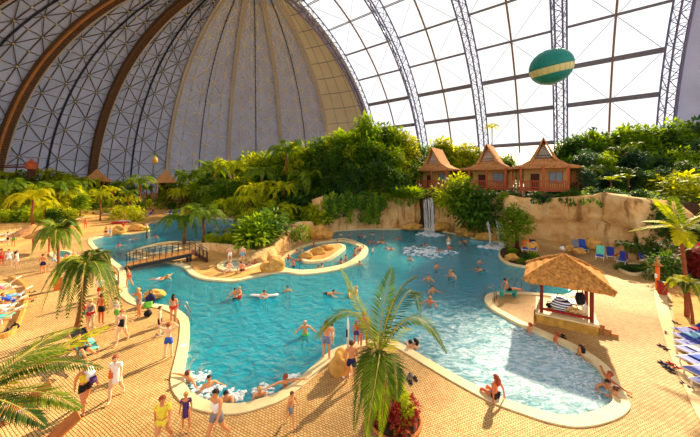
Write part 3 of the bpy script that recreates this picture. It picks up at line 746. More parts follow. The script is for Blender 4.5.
def thatchroof(ew, ez, pz, nr=9, ns=12, seed=0, fringe=.16):
    mb = MB(); rnd = random.Random(seed); vs = []
    for j in range(nr+1):
        t = j/nr; w_ = ew*(1-t)+.03; z = ez+(pz-ez)*(t**.92)
        for s in range(4):
            for i in range(ns):
                u = -1+2*i/ns
                x, y = [(u, -1), (1, u), (-u, 1), (-1, -u)][s]
                jt = rnd.uniform(-.05, .05)*(1-t)+(.06*(j % 2))
                vs.append(Vector((x*(w_+jt*.5), y*(w_+jt*.5), z+jt*.5+(rnd.uniform(-.06, .03) if j == 0 else 0))))
    n = 4*ns
    fs = [(j*n+i, j*n+(i+1) % n, (j+1)*n+(i+1) % n, (j+1)*n+i) for j in range(nr) for i in range(n)]
    mb.add(vs, fs)
    und = [Vector((v.x*.97, v.y*.97, v.z-fringe)) for v in vs[:n]]
    ap = Vector((0, 0, pz-.3)); b0 = len(und)
    mb.add(vs[:n]+und+[ap], [((i+1) % n, i, n+i, n+(i+1) % n) for i in range(n)]+[(n+(i+1) % n, n+i, 2*n) for i in range(n)])
    return mb
thatchroof(ew, 2.62, 3.85).obj('thatch_roof', M['thatch'], sh)
b = MB()
for sx, sy in ((1, 1), (1, -1), (-1, 1), (-1, -1)): b.tube([(0, 0, 3.9), (sx*ew*.5, sy*ew*.5, 3.36), (sx*(ew+.03), sy*(ew+.03), 2.66)], [.09, .09, .1], 6)
b.obj('hip_roll', M['thatch'], sh)
def loc(p): return cen+e1*p[0]+e2*p[1]+Vector((0, 0, p[2]))
bn = empty('stone_bench', loc((.25, .45, .59)), -TH); tag(bn, 'white bench inside the thatched shelter', 'bench')
b = MB().box((0, 0, .42), (1.7, .9, .1)); b.obj('seat', M['white'], bn); b = MB()
for s in (-1, 1): b.box((s*.7, 0, .19), (.12, .8, .38))
b.obj('support', M['white'], bn)
def bag(p, d, m, label, seed, hm=None, name='beach_bag'):
    mb = MB(); mb.ico((0, 0, d[2]/2), .5, 3, d, .25, 1.6, 0, seed)
    o = empty(name, p, -TH); tag(o, label, 'bag'); mb.obj('bag_body', m, o, True)
    h = MB().tube([(-d[0]*.3, 0, d[2]*.8), (-d[0]*.2, 0, d[2]*1.25), (d[0]*.2, 0, d[2]*1.25), (d[0]*.3, 0, d[2]*.8)], .025, 5); h.obj('handle', hm or M['black'], o, True); return o
bag(loc((-.15, -.55, .59)), (1.0, .6, .85), M['stripes'], 'navy and white striped beach bag in the thatched shelter', 1)
bag(loc((.35, -.7, .59)), (.85, .5, .5), M['leopard'], 'spotted brown bag in front of the striped one', 2)
bag(loc((.75, .0, 1.06)), (.5, .45, .75), M['black'], 'black bag standing on the white bench', 3)
bag(loc((-.75, -.2, .59)), (.35, .3, .3), M['black'], 'small black bag at the left post of the shelter', 4)
tw = MB(); tw.ico((0, 0, .12), .25, 3, (1, .8, .9), .4, 2, 0, 5); o = tw.obj('towel', M['orange'], None, True); o.location = loc((.55, -.35, .6)); tag(o, 'crumpled coral towel beside the spotted bag', 'towel')
st = empty('brick_steps', cen+e1*(hw+.42)+e2*(-.55), -TH); tag(st, 'red brick steps up the right side of the shelter', 'steps')
for i, hh in enumerate((.44, .29, .14)):
    MB().box((i*.27, -.06*i, hh/2), (.3, .8, hh)).obj('step', M['wood_tan'], st); MB().box((i*.27, -.06*i, hh+.02), (.32, .84, .06)).obj('tread', M['terracotta'], st)
# ------------------------------------------------------------------ people
POSES = {
 'stand': dict(hip=.93, uL=(.2, .02, -1), fL=(.06, -.16, -1), uR=(.2, .02, -1), fR=(.06, -.16, -1), tL=(.08, -.02, -1), sL=(.02, .04, -1), tR=(.05, .02, -1), sR=(.02, .05, -1)),
 'walk': dict(hip=.90, lean=4, uL=(.16, -.35, -1), fL=(.05, -.6, -.9), uR=(.16, .4, -1), fR=(.05, .1, -1), tR=(.04, -.45, -.9), sR=(.02, -.02, -1), tL=(.04, .26, -.95), sL=(.02, .6, -.85)),
 'step': dict(hip=.91, lean=3, uL=(.18, .3, -1), fL=(.05, .05, -1), uR=(.18, -.2, -1), fR=(-.1, -.75, -.6), tL=(.05, -.3, -.95), sL=(.02, .02, -1), tR=(.05, .2, -.97), sR=(.02, .4, -.93)),
 'akimbo': dict(hip=.93, uL=(.55, .2, -.85), fL=(-.7, -.3, -.45), uR=(.55, .2, -.85), fR=(-.7, -.3, -.45), tL=(.12, 0, -1), sL=(.02, .04, -1), tR=(.1, 0, -1), sR=(.02, .04, -1)),
 'armsup': dict(hip=.93, uL=(.85, -.05, .45), fL=(-.75, .05, .6), uR=(.85, -.05, .45), fR=(-.75, .05, .6), tL=(.1, 0, -1), sL=(.02, .04, -1), tR=(.08, 0, -1), sR=(.02, .04, -1)),
 'fold': dict(hip=.93, uL=(.2, -.2, -1), fL=(-.6, -.75, .15), uR=(.2, -.2, -1), fR=(-.6, -.75, .1), tL=(.08, -.02, -1), sL=(.02, .04, -1), tR=(.05, .02, -1), sR=(.02, .05, -1)),
 'phone': dict(hip=.93, nod=12, uL=(.2, .02, -1), fL=(.0, -.4, -1), uR=(.15, -.35, -.9), fR=(-.3, -.45, .85), tL=(.1, -.05, -1), sL=(.02, .04, -1), tR=(.05, .02, -1), sR=(.02, .05, -1)),
 'carry': dict(hip=.92, lean=3, uL=(.15, -.1, -1), fL=(-.1, -.9, -.1), uR=(.15, -.1, -1), fR=(-.1, -.9, -.1), tL=(.06, -.2, -1), sL=(.02, .04, -1), tR=(.05, .15, -1), sR=(.02, .25, -.97)),
 'wade': dict(hip=.93, uL=(.7, -.2, -.65), fL=(.4, -.85, .05), uR=(.7, -.2, -.65), fR=(.4, -.85, .05), tL=(.08, -.02, -1), sL=(.02, .04, -1), tR=(.08, .02, -1), sR=(.02, .05, -1)),
 'wade2': dict(hip=.93, lean=8, uL=(.35, -.45, -.8), fL=(-.2, -.95, .1), uR=(.8, .1, -.5), fR=(.7, -.6, .1), tL=(.08, -.02, -1), sL=(.02, .04, -1), tR=(.08, .12, -1), sR=(.02, .2, -1)),
 'swim': dict(hip=0, lean=72, nod=-62, uL=(.45, -.85, -.15), fL=(.1, -1, .0), uR=(.45, -.85, -.15), fR=(.1, -1, .0), tL=(.16, 1, -.2), sL=(.1, 1, -.25), tR=(.16, 1, -.2), sR=(.1, 1, -.1)),
 'float': dict(hip=0, lean=-70, nod=20, uL=(.9, .2, -.1), fL=(.9, -.1, .1), uR=(.9, .2, -.1), fR=(.9, -.1, .1), tL=(.12, -1, -.1), sL=(.1, -1, .0), tR=(.12, -1, -.1), sR=(.1, -1, .0)),
 'edge': dict(hip=.93, lean=-12, uL=(1, .25, .0), fL=(.9, .35, .05), uR=(1, .25, .0), fR=(.9, .35, .05), tL=(.1, -.35, -.9), sL=(.05, -.1, -1), tR=(.1, -.35, -.9), sR=(.05, -.1, -1)),
 'lean': dict(hip=.93, lean=14, uL=(.3, -.75, -.35), fL=(-.5, -.8, .1), uR=(.3, -.75, -.35), fR=(-.5, -.8, .1), tL=(.1, .1, -1), sL=(.05, .2, -1), tR=(.1, .1, -1), sR=(.05, .2, -1)),
 'sit': dict(hip=.10, lean=-6, uL=(.35, .38, -.9), fL=(.12, .1, -1), uR=(.35, .38, -.9), fR=(.12, .1, -1), tL=(.15, -1, -.05), sL=(.05, -.25, -1), tR=(.15, -1, -.05), sR=(.05, -.25, -1)),
 'floor': dict(hip=.11, lean=18, nod=-6, uL=(.2, -.6, -.6), fL=(-.25, -.8, .2), uR=(.2, -.6, -.6), fR=(-.25, -.8, .2), tL=(.12, -.75, .62), sL=(.03, -.35, -.95), tR=(.12, -.75, .62), sR=(.03, -.35, -.95)),
 'legs': dict(hip=.11, lean=-14, uL=(.3, .5, -.85), fL=(.1, .25, -1), uR=(.3, .5, -.85), fR=(.1, .25, -1), tL=(.12, -1, .08), sL=(.04, -1, -.12), tR=(.12, -.95, .3), sR=(.04, -.9, -.4)),
 'lounge': dict(hip=.12, lean=-48, nod=32, uL=(.25, -.1, -.8), fL=(.0, -1, -.1), uR=(.25, -.1, -.8), fR=(.0, -1, -.1), tL=(.1, -1, .06), sL=(.05, -1, -.08), tR=(.1, -.93, .35), sR=(.05, -.9, -.4)),
 'bend': dict(hip=.90, lean=55, nod=-30, uL=(.1, -.35, -1), fL=(0, -.3, -1), uR=(.1, -.35, -1), fR=(0, -.3, -1), tL=(.06, .08, -1), sL=(.02, .08, -1), tR=(.05, -.1, -1), sR=(.02, .05, -1)),
}
def V(*a): return Vector(a)
def joints(ps, fem):
    p = POSES[ps]; L = radians(p.get('lean', 0)); T = V(0, -sin(L), cos(L)); P = V(0, 0, p['hip'])
    hl = L+radians(p.get('nod', 0)); h = V(0, -sin(hl), cos(hl)); f = V(0, -cos(hl), -sin(hl))
    J = {'pel': P, 'waist': P+T*.17, 'chest': P+T*.38, 'neck': P+T*.53, 'T': T, 'h': h, 'f': f}
    J['skull'] = J['neck']+h*.15+f*.015; J['top'] = J['neck']+h*.215+f*.0; J['jaw'] = J['neck']+h*.06+f*.015
    sw = .155 if fem else .175
    for s, k in ((1, 'L'), (-1, 'R')):
        mv = lambda v: V(v[0]*s, v[1], v[2]).normalized()
        J['sh'+k] = P+T*.475+V(sw*s, 0, 0); J['el'+k] = J['sh'+k]+mv(p['u'+k])*.28; J['wr'+k] = J['el'+k]+mv(p['f'+k])*.24; J['pa'+k] = J['wr'+k]+mv(p['f'+k])*.075; J['fd'+k] = mv(p['f'+k])
        J['hp'+k] = P+V(.09*s, 0, 0)-T*.03; J['kn'+k] = J['hp'+k]+mv(p['t'+k])*.43; J['an'+k] = J['kn'+k]+mv(p['s'+k])*.40
        sd_ = mv(p['s'+k]); fw = V(.1*s, -1, 0); fw = (fw-sd_*fw.dot(sd_)*.9).normalized(); J['hl'+k] = J['an'+k]+sd_*.045-fw*.03; J['to'+k] = J['an'+k]+sd_*.05+fw*.16
        J['tm'+k] = J['hp'+k].lerp(J['kn'+k], .55); J['cm'+k] = J['kn'+k].lerp(J['an'+k], .3); J['um'+k] = J['sh'+k].lerp(J['el'+k], .6); J['st'+k] = J['hp'+k].lerp(J['kn'+k], .16)
    J['sk'] = (J['knL']+J['knR'])/2+(P-(J['knL']+J['knR'])/2)*.25
    J['bl'] = P+T*.33; J['bh'] = P+T*.41
    return J
def skel(part, fem):
    b = .92 if fem else 1.0
    R = dict(pel=.128 if fem else .122, waist=.098 if fem else .112, chest=.122*b, neck=.052*b, jaw=.066, skull=.088, top=.066)
    for k in 'LR':
        R.update({'sh'+k: .066*b, 'um'+k: .05*b, 'el'+k: .042*b, 'wr'+k: .029*b, 'pa'+k: .036*b, 'hp'+k: .102, 'tm'+k: .082, 'kn'+k: .058, 'cm'+k: .060, 'an'+k: .038, 'to'+k: .03, 'hl'+k: .034, 'st'+k: .1})
    R.update(sk=.17, bl=.12*b, bh=.125*b)
    if part == 'body':
        E = [('pel', 'waist'), ('waist', 'chest'), ('chest', 'neck'), ('neck', 'jaw'), ('jaw', 'skull'), ('skull', 'top')]
        for k in 'LR': E += [('chest', 'sh'+k), ('sh'+k, 'um'+k), ('um'+k, 'el'+k), ('el'+k, 'wr'+k), ('wr'+k, 'pa'+k), ('pel', 'hp'+k), ('hp'+k, 'tm'+k), ('tm'+k, 'kn'+k), ('kn'+k, 'cm'+k), ('cm'+k, 'an'+k), ('an'+k, 'to'+k)]
        g = 1
    else:
        g = 1.17; H_ = {'trunks': [('waist', 'pel')]+[e for k in 'LR' for e in (('pel', 'hp'+k), ('hp'+k, 'tm'+k))], 'briefs': [e for k in 'LR' for e in (('pel', 'hp'+k), ('hp'+k, 'st'+k))],
          'bikini': [('bl', 'bh')], 'suit': [('pel', 'waist'), ('waist', 'chest')]+[e for k in 'LR' for e in (('pel', 'hp'+k), ('hp'+k, 'st'+k))],
          'shirt': [('pel', 'waist'), ('waist', 'chest')]+[e for k in 'LR' for e in (('chest', 'sh'+k), ('sh'+k, 'um'+k))], 'vest': [('pel', 'waist'), ('waist', 'chest')]+[('chest', 'sh'+k) for k in 'LR'],
          'dress': [('sk', 'pel'), ('pel', 'waist'), ('waist', 'chest')]+[e for k in 'LR' for e in (('chest', 'sh'+k), ('sh'+k, 'um'+k))]}
        E = H_[part]; g = {'bikini': 1.16, 'suit': 1.08, 'briefs': 1.10, 'dress': 1.22, 'shirt': 1.2}.get(part, 1.17)
    return E, R, g
CACHE = {}
def skin_mesh(jobs):
    tmp = []
    for key in jobs:
        ps, fem, part = key; J = joints(ps, fem); E, R, g = skel(part, fem)
        ns = []; [ns.append(n) for e in E for n in e if n not in ns]
        me = bpy.data.meshes.new('t'); bm = bmesh.new(); sk_ = bm.verts.layers.skin.verify(); vm = {}
        for n in ns:
            v = bm.verts.new(J[n]); vm[n] = v; r = R[n]*g; v[sk_].radius = (r, r*(.82 if n in ('pel', 'waist', 'chest', 'bl', 'bh') else 1)); v[sk_].use_root = False
        vm['pel' if 'pel' in vm else ns[0]][sk_].use_root = True
        for a, b in E: bm.edges.new((vm[a], vm[b]))
        bm.to_mesh(me); bm.free(); o = bpy.data.objects.new('t', me); COL.objects.link(o)
        m = o.modifiers.new('s', 'SKIN'); m.use_smooth_shade = True; m.branch_smoothing = .3; u = o.modifiers.new('u', 'SUBSURF'); u.levels = 1; u.render_levels = 1
        tmp.append((key, o))
    dg = bpy.context.evaluated_depsgraph_get(); dg.update()
    for key, o in tmp:
        em = o.evaluated_get(dg).to_mesh(); vs = [v.co.copy() for v in em.vertices]; fs = [tuple(p.vertices) for p in em.polygons]; o.evaluated_get(dg).to_mesh_clear()
        ps, fem, part = key; mb = MB().add(vs, fs); mats = M['skin_tan']
        if part == 'body':
            J = joints(ps, fem); h, f = J['h'], J['f']; x = V(1, 0, 0); c = J['skull']; Rm = Matrix((x, -f, h)).transposed()
            mb.ico(c+f*.088-h*.022, .017, 1, (.8, 1.1, 1.5)); 
            for s in (-1, 1):
                mb.ico(c+x*.088*s-h*.015, .024, 1, (.45, .8, 1.2)); mb.ico(c+x*.034*s+f*.082+h*.012, .011, 1, (1.3, .7, .8), mi=1)
            mb.ico(c+f*.082-h*.058, .02, 1, (1.2, .5, .4), mi=2)
            for s, k in ((1, 'L'), (-1, 'R')):
                fd = J['fd'+k]; pa = J['pa'+k]; sd_ = fd.cross(V(0, 0, 1)); sd_ = sd_.normalized() if sd_.length > .3 else V(0, 1, 0); nn = sd_.cross(fd).normalized()
                for q, ln in zip((-1.5, -.5, .5, 1.5), (.06, .075, .07, .055)):
                    a = pa+sd_*q*.018+fd*.015; mb.tube([a, a+fd*ln*.55+nn*.004, a+fd*ln-nn*.012], [.0095, .009, .006], 5)
                a = pa-sd_*.03-fd*.03; mb.tube([a, a+fd*.03-sd_*.022, a+fd*.058-sd_*.026], [.011, .010, .007], 5)
            mats = [M['skin_tan'], M['eye'], M['lip']]
        CACHE[key] = mb.mesh('body' if part == 'body' else part, mats, True); bpy.data.objects.remove(o)
def hair_mesh(ps, fem, style):
    J = joints(ps, fem); c = J['skull']-J['f']*.008+J['h']*.008; h, f, x = J['h'], J['f'], V(1, 0, 0)
    bm = bmesh.new(); bmesh.ops.create_icosphere(bm, subdivisions=3, radius=1); mb = MB()
    keep = [fc for fc in bm.faces if not (fc.calc_center_median().y < -.22 and fc.calc_center_median().z < .42) and fc.calc_center_median().z > (-.55 if style == 'short' else -.8)]
    vs = [c+x*v.co.x*.098-f*v.co.y*.108+h*v.co.z*.108 for v in bm.verts]; fs = [tuple(v.index for v in q.verts) for q in keep]; bm.free()
    mb.add(vs, fs)
    if style == 'long': mb.tube([c-f*.06, c-f*.10-h*.08, c-f*.085-V(0, 0, .2), c-f*.07-V(0, 0, .3)], [.085, .09, .075, .03], 8)
    if style == 'bun': mb.ico(c-f*.10+h*.03, .05, 2)
    return mb.mesh('hair', M['hair_brown'], True)
HAIRC = {}
SKN = {'p': 'skin_pale', 't': 'skin_tan', 'r': 'skin_red'}
HRN = {'k': 'hair_black', 'b': 'hair_brown', 'r': 'hair_red', 'y': 'hair_blond', 'g': 'hair_grey'}
CN = {'trunks': 'swim_trunks', 'briefs': 'swim_briefs', 'bikini': 'bikini_top', 'suit': 'swimsuit', 'shirt': 'shirt', 'vest': 'vest', 'dress': 'dress'}
PEOPLE = []
def person(px, py, pose, hgt, rz, sk_, hr, clothes, label, z=0.0, wl=None, group=None, yoff=0.0):
    """clothes 'trunks:navy,shirt:white'; wl = local height (m at 1.75) of the waterline when bathing"""
    PEOPLE.append((px, py, pose, hgt, rz, sk_, hr, clothes, label, z, wl, group))
exec_people = None
# --- on the deck (px, py of the feet, pose, height, facing, skin, hair, clothes, label)
D = person
D(116,399,'walk',1.70,20,'p','rS','dress:cloth_white','woman in a loose white shirt walking across the paving')
D(85,410,'walk',1.75,60,'t','gS','trunks:black,vest:yellow','person in a yellow top and black shorts with a towel over the shoulder')
D(163,449,'walk',1.70,15,'t','rS','shirt:yellow,briefs:yellow','woman in a bright yellow T-shirt at the bottom edge of the deck')
D(186,431,'stand',1.28,10,'t','yS','dress:purple','child in a dark violet dress beside the woman in yellow')
D(217,444,'walk',1.78,-20,'t','kS','vest:cloth_white,trunks:grey','man in a white sleeveless top and grey shorts at the bottom edge')
D(291,426,'walk',1.18,70,'t','bS','trunks:grey','boy in grey trunks running along the paving below the pool edge')
D(168.5,358,'armsup',1.62,185,'p','rS','trunks:blue','boy in blue trunks with both hands raised to his head')
D(160,336,'stand',1.58,120,'p','bS','trunks:dark_purple','slim person in maroon trunks on the left pool rim')
D(173.5,322,'stand',1.62,190,'t','kL','briefs:red','woman with black hair in red bikini bottoms at the steel hand rail')
D(139,316.5,'phone',1.75,-30,'t','yS','trunks:grey','man in pale grey shorts holding a hand to his face at the left rim')
D(122,343,'walk',1.72,15,'p','rB','suit:black','woman in a black swimsuit walking below the ochre rock')
D(117,327,'carry',1.70,-20,'p','bS','shirt:cloth_white,trunks:green','person in a white shirt and green shorts behind the woman in the black swimsuit')
D(101.5,324,'stand',1.72,170,'r','bS','trunks:black','sunburnt man in black trunks seen from behind beside the left palm')
D(91,329,'stand',1.66,180,'p','yB','vest:grey,briefs:red','blond woman in a grey top and red bikini bottoms under the left palm')
D(84,324,'carry',1.30,60,'t','bS','trunks:teal,vest:red','child with a teal bag left of the blond woman')
D(100.5,301,'step',1.68,30,'p','gS','shirt:cloth_white,trunks:red','person in a white shirt and red shorts behind the left palm')
D(115.5,294,'walk',1.68,-40,'t','bS','shirt:cloth_white,trunks:navy','person in a white shirt by the left end of the bridge')
D(129,287,'step',1.66,-60,'t','kL','bikini:red,briefs:red','woman in a red bikini beside the left foot of the bridge')
D(43,273.5,'stand',1.74,200,'t','bS','trunks:navy','man in dark blue trunks left of the terracotta pot')
D(54,268.5,'walk',1.68,150,'p','yS','trunks:lightblue','person in light blue shorts just behind the potted palm trunk')
D(66,265,'stand',1.15,180,'t','bS','trunks:black','small child in black trunks right of the potted palm')
D(73.5,267.5,'carry',1.68,170,'p','yS','vest:yellow,trunks:cloth_white','person in yellow and white right of the potted palm')
D(17,268.5,'stand',1.66,120,'p','kL','dress:cloth_white','woman in a white dress at the right of the left edge group')
D(9,267,'stand',1.68,60,'p','bS','shirt:cloth_white,trunks:cloth_white','person all in white in the left edge group')
D(1.5,266,'stand',1.66,90,'r','kS','trunks:red','person in red trunks cut by the left edge')
D(8,245.5,'stand',1.74,160,'p','bS','trunks:black,vest:cloth_white','person in a white top and dark shorts among the white loungers')
D(13.5,246.5,'stand',1.72,200,'t','kS','trunks:green,vest:grey','person in grey top and green shorts among the white loungers')
D(85.5,228.5,'walk',1.72,40,'r','bS','trunks:orange','person with orange trunks on the far left beach')
D(106,237.5,'stand',1.62,20,'t','bL','briefs:black,bikini:black','woman in a black bikini on the far shore of the lagoon')
D(110.5,238,'stand',1.75,-20,'p','yS','trunks:lightblue','fair man in pale trunks beside the woman on the far shore')
D(123.5,232.5,'walk',1.7,20,'t','bS','trunks:red,shirt:red','person in red beside the yellowish rock on the far shore')
D(125,220,'stand',1.75,0,'r','bS','trunks:teal,vest:orange','person in an orange top behind the red mat')
D(131,219,'stand',1.7,0,'t','kS','trunks:navy,vest:purple','person in a purple top behind the white sheet')
D(153,214.5,'stand',1.72,0,'t','kS','trunks:black,vest:black','person dressed in black before the pavilion')
D(182,213.5,'stand',1.70,0,'t','bS','trunks:red','bather in red trunks right of the blue pavilion loungers')
D(187,214,'stand',1.70,0,'r','bS','trunks:orange','bather in orange trunks on the lagoon beach')
D(217,215,'stand',1.70,20,'r','bS','trunks:red','bather in red trunks left of the beige board')
D(221,216,'floor',1.70,20,'t','bS','trunks:navy','person sitting on the sand below the beige board')
D(228,214.5,'stand',1.60,-20,'p','kS','trunks:purple','bather in purple trunks right of the beige board')
D(147,228,'floor',1.70,0,'p','yS','trunks:cloth_white','pale person sitting on the tip of the far shore')
# enclosure
D(13,303,'lounge',1.70,115,'t','rS','shirt:blue,trunks:blue','red haired person in blue lying on the curved terrace',z=.36)
D(5,313,'lounge',1.70,110,'p','bS','trunks:cloth_white','pale person lying on the lounger with the white towel',z=.36)
D(4,290.5,'lounge',1.68,115,'p','yS','suit:pink','person in pink lying at the back of the curved terrace',z=.36)
D(82.5,352,'lounge',1.70,60,'t','kS','shirt:black,trunks:black','person in black resting in the wooden deckchair',z=.42)
# pool edge, right
D(326.5,359,'stand',1.76,170,'t','bS','trunks:pattern','man in patterned navy trunks standing on the near rim')
D(332,345,'stand',1.05,140,'p','bS','trunks:cloth_white','small child beyond the man in patterned trunks')
D(351.5,383,'step',1.72,185,'t','bS','trunks:navy','man in dark blue trunks walking past the tall boulder')
D(364,347,'stand',1.74,180,'r','rS','trunks:pattern','man in patterned trunks seen from behind under the middle palm')
D(356.5,345,'stand',1.20,170,'r','rS','trunks:purple','child in purple trunks left of the man under the middle palm')
D(494.5,396.5,'sit',1.68,205,'r','rL','briefs:black','auburn haired woman sitting on the near pool edge with her back turned',z=.06)
# spa
D(229.5,270.5,'sit',1.72,-40,'p','yS','briefs:cloth_white','pale person sitting at the left end of the whirlpool edge',z=.2)
D(241.5,271,'sit',1.70,190,'t','bS','trunks:black','person sitting with dark trunks on the front edge of the whirlpool',z=.2)
D(230,263,'akimbo',1.72,10,'p','yS','trunks:cloth_white','pale person standing behind the left end of the whirlpool')
D(242.5,262.5,'stand',1.70,20,'p','bS','trunks:lightblue','person standing behind the middle of the whirlpool')
D(508,290.5,'legs',1.72,80,'t','kS','trunks:black','person lying on the teal bench by the water',z=.44)
# --- in the water
def W(px, py, pose, wl, rz, sk_, hr, cl, label, hgt=1.72, group=None): person(px, py, pose, hgt, rz, sk_, hr, cl, label, 0, wl, group)
W(191,381,'edge',1.08,150,'t','bS','trunks:navy','bather with arms spread at the left corner of the near edge')
W(209,387,'wade',1.15,40,'t','kS','trunks:black','dark haired bather in the largest foam patch')
W(227,399,'lean',1.15,10,'t','kS','trunks:black','bather leaning on the edge behind the man in the white top')
W(260,395,'lean',1.15,15,'t','yS','trunks:red','blond bather in the foam of the near edge')
W(285,386,'edge',1.02,200,'t','rB','bikini:black,briefs:black','woman with an arm along the near edge right of the blond bather')
W(305,335,'wade',.95,10,'t','gS','trunks:green','bald man standing waist deep and alone in the middle of the near pool')
W(413,351,'lean',1.15,-150,'t','kS','trunks:black','left one of the pair holding the near edge right of the palm')
W(418.5,349,'lean',1.15,-140,'p','kL','bikini:black','right one of the pair holding the near edge right of the palm')
W(527,331,'edge',1.1,-130,'t','rS','trunks:grey','bather at the right edge nearest the thatched shelter')
W(553.5,341,'edge',1.1,-130,'r','rS','trunks:grey','red haired bather at the right edge between two dark haired ones')
W(577,354.5,'edge',1.1,-125,'t','kL','suit:black','long haired bather in the right edge below the shelter steps')
W(606,382,'edge',1.15,-100,'r','rS','trunks:black','uppermost of the three bathers huddled at the right end of the pool')
W(609.5,389,'lean',1.15,-60,'t','kS','trunks:black','middle one of the three bathers huddled at the right end')
W(610.5,396.5,'lean',1.15,70,'t','bS','trunks:black','lowest of the three bathers huddled at the right end')
W(235,296,'wade',1.05,30,'t','kS','trunks:black','dark haired man standing waist deep beside a child below the whirlpool')
W(239.5,296,'wade',.95,-40,'t','yS','trunks:red','child close to the man below the whirlpool',1.45)
W(265,296,'lean',1.1,0,'t','kS','trunks:black','bather holding a white swim noodle with spread arms')
W(287.5,291,'wade',1.25,20,'t','bS','trunks:navy','lone bather right of the one with the white noodle')
W(160,279,'float',-.02,-90,'t','yS','trunks:cloth_white','bather floating near the bridge, left of a child')
W(168,278.5,'wade',1.2,0,'p','yS','trunks:red','child swimming right of the floating bather by the bridge',1.3)
W(327,293.5,'swim',.03,60,'t','kS','trunks:black','dark haired swimmer left of the palm frond tip')
W(349,296,'wade',1.1,90,'t','bS','trunks:black','bather left of the middle palm crown in dark trunks')
W(356.5,293,'wade',1.1,-80,'t','yS','trunks:cloth_white','blond bather half hidden by the middle palm crown')
W(410.5,260,'wade',1.2,-40,'t','bS','trunks:red','lone swimmer in the open water below the white bubbling patch')
W(436.5,268,'wade',1.1,30,'t','bS','trunks:navy','bather in the open water nearest the pair with a ball of foam')
W(449.5,275,'wade2',1.1,60,'t','yS','trunks:navy','left one of the pair in the open water of the main pool')
W(453,276.5,'wade',1.15,-60,'p','kS','trunks:navy','dark haired right one of the pair in the open water')
W(428.5,281,'wade',1.05,-20,'t','bS','trunks:red','bather alone above two others right of the palm tip')
W(432.5,293,'wade',1.05,20,'t','kS','trunks:black','dark haired bather right of the palm tip')
W(430,304.5,'wade',1.05,-30,'r','yS','trunks:black','reddish blond bather just above the right palm frond')
W(479.5,263,'wade',1.15,30,'t','bS','trunks:red','bather with tan arms left of the planter peninsula')
W(482.5,270,'swim',.03,-70,'t','kS','trunks:navy','dark haired swimmer below the bather left of the planter peninsula')
W(533.5,284,'wade',1.25,0,'t','kS','trunks:red','swimmer seen just below the thatch edge left of the shelter')
W(448.5,244.5,'stand',.7,180,'p','yS','trunks:cloth_white','pale bather standing knee deep below the middle bush')
W(449.5,249,'wade',1.1,0,'r','rS','trunks:red','sunburnt bather in front of the one standing knee deep')
W(460,243,'wade',1.2,40,'t','kS','trunks:black','dark haired bather left of the thin waterfall')
W(465.5,242,'wade',1.2,-40,'t','bS','trunks:black','brown haired bather left of the thin waterfall')
W(434.5,250.5,'swim',.03,40,'t','kS','trunks:black','swimmer at the right end of the white bubbling patch')
W(423,245,'swim',.03,10,'t','kS','trunks:black','swimmer just above the white bubbling patch')
W(491,247.5,'wade',1.15,0,'t','rS','trunks:red','bather under the thin waterfall')
W(131,239.5,'swim',.03,80,'p','yS','trunks:cloth_white','swimmer in the lagoon below the far shore rocks')
W(156,237.5,'wade',1.15,0,'r','kS','trunks:red','bather in the lagoon left of the drooping palm')
W(119,246.5,'wade',1.15,60,'r','rS','trunks:red','bather in the lagoon beside the left palm crown')
W(154,223.5,'wade',1.1,0,'t','kS','trunks:red','bather at the far lagoon shore before the blue loungers')
far = [(341,235.5),(349,235.3),(359,236.5),(373,235),(383,238.5),(399,239.3),(365,237)]
for i, (x, y) in enumerate(far): W(x, y, ['wade', 'wade2', 'swim'][i % 3], [1.2, 1.2, .03][i % 3], i*70, 'ptr'[i % 3], 'kbr'[i % 3]+'S', 'trunks:black', 'swimmer in the dark water below the vine hung wall', 1.72, 'swimmers below the vine hung wall')
mid = [(370,242.5,'r'),(376,243,'p'),(383,243.3,'t'),(387,248.5,'t'),(390.5,248.5,'t'),(372,250.5,'p')]
for i, (x, y, s) in enumerate(mid): W(x, y, ['wade', 'swim', 'wade2'][i % 3], [1.2, .03, 1.15][i % 3], 40+i*80, s, 'kb'[i % 2]+'S', 'trunks:red' if i % 2 else 'trunks:navy', 'bather in the open water right of the round channel', 1.72, 'bathers right of the channel')
rim_ = [(355,252),(357.5,250),(361,250.3),(364.5,249.5),(359.5,255),(356,256.5)]
for i, (x, y) in enumerate(rim_): W(x, y, 'lean' if i % 2 else 'wade', 1.1, 120+i*40, 'tpr'[i % 3], 'kby'[i % 3]+'S', 'trunks:black', 'bather in the crowd at the right end of the round channel', 1.72, 'crowd at the right end of the channel')
W(359.5,265,'wade',1.2,30,'t','kS','trunks:red','bather just outside the lower right rim of the channel')
W(346,259,'wade',1.15,60,'t','bS','trunks:red','upper one of two bathers side by side in the lower channel arm')
W(341,263,'wade',1.15,-60,'r','kS','trunks:navy','lower one of two bathers in the lower channel arm')
W(345.5,263.8,'wade',1.2,0,'t','kS','trunks:black','dark haired bather right of the pair in the lower channel arm')
W(288,259,'wade2',1.1,40,'r','rS','trunks:red','bather at the left end of the round channel')
W(294,266.5,'wade2',.95,-50,'r','rS','trunks:navy','tall bather in the lower left bend of the channel')
W(298.5,261,'wade',1.15,0,'t','kS','trunks:black','bather in the channel left of the island tip')
W(297,253,'wade',1.2,60,'t','kS','trunks:teal','bather in the upper left bend of the channel')
W(301.5,251,'wade',1.2,0,'p','bS','trunks:cloth_white','bather behind the island tip in the channel')
W(313,246.5,'wade2',1.1,80,'r','kS','trunks:red','bather in the back arm of the channel')
W(318.5,269.5,'wade',1.2,10,'r','kS','trunks:black','bather at the near rim of the channel below the island')
W(322,267.5,'wade',1.2,90,'t','kS','trunks:black','second bather at the near rim of the channel below the island')
W(337.5,242.5,'wade',1.2,90,'t','bS','trunks:black','bather in the back arm of the channel near its right bend')
W(227,267.5,'wade',1.2,60,'p','bS','trunks:red','bather in the left end of the whirlpool',1.72)
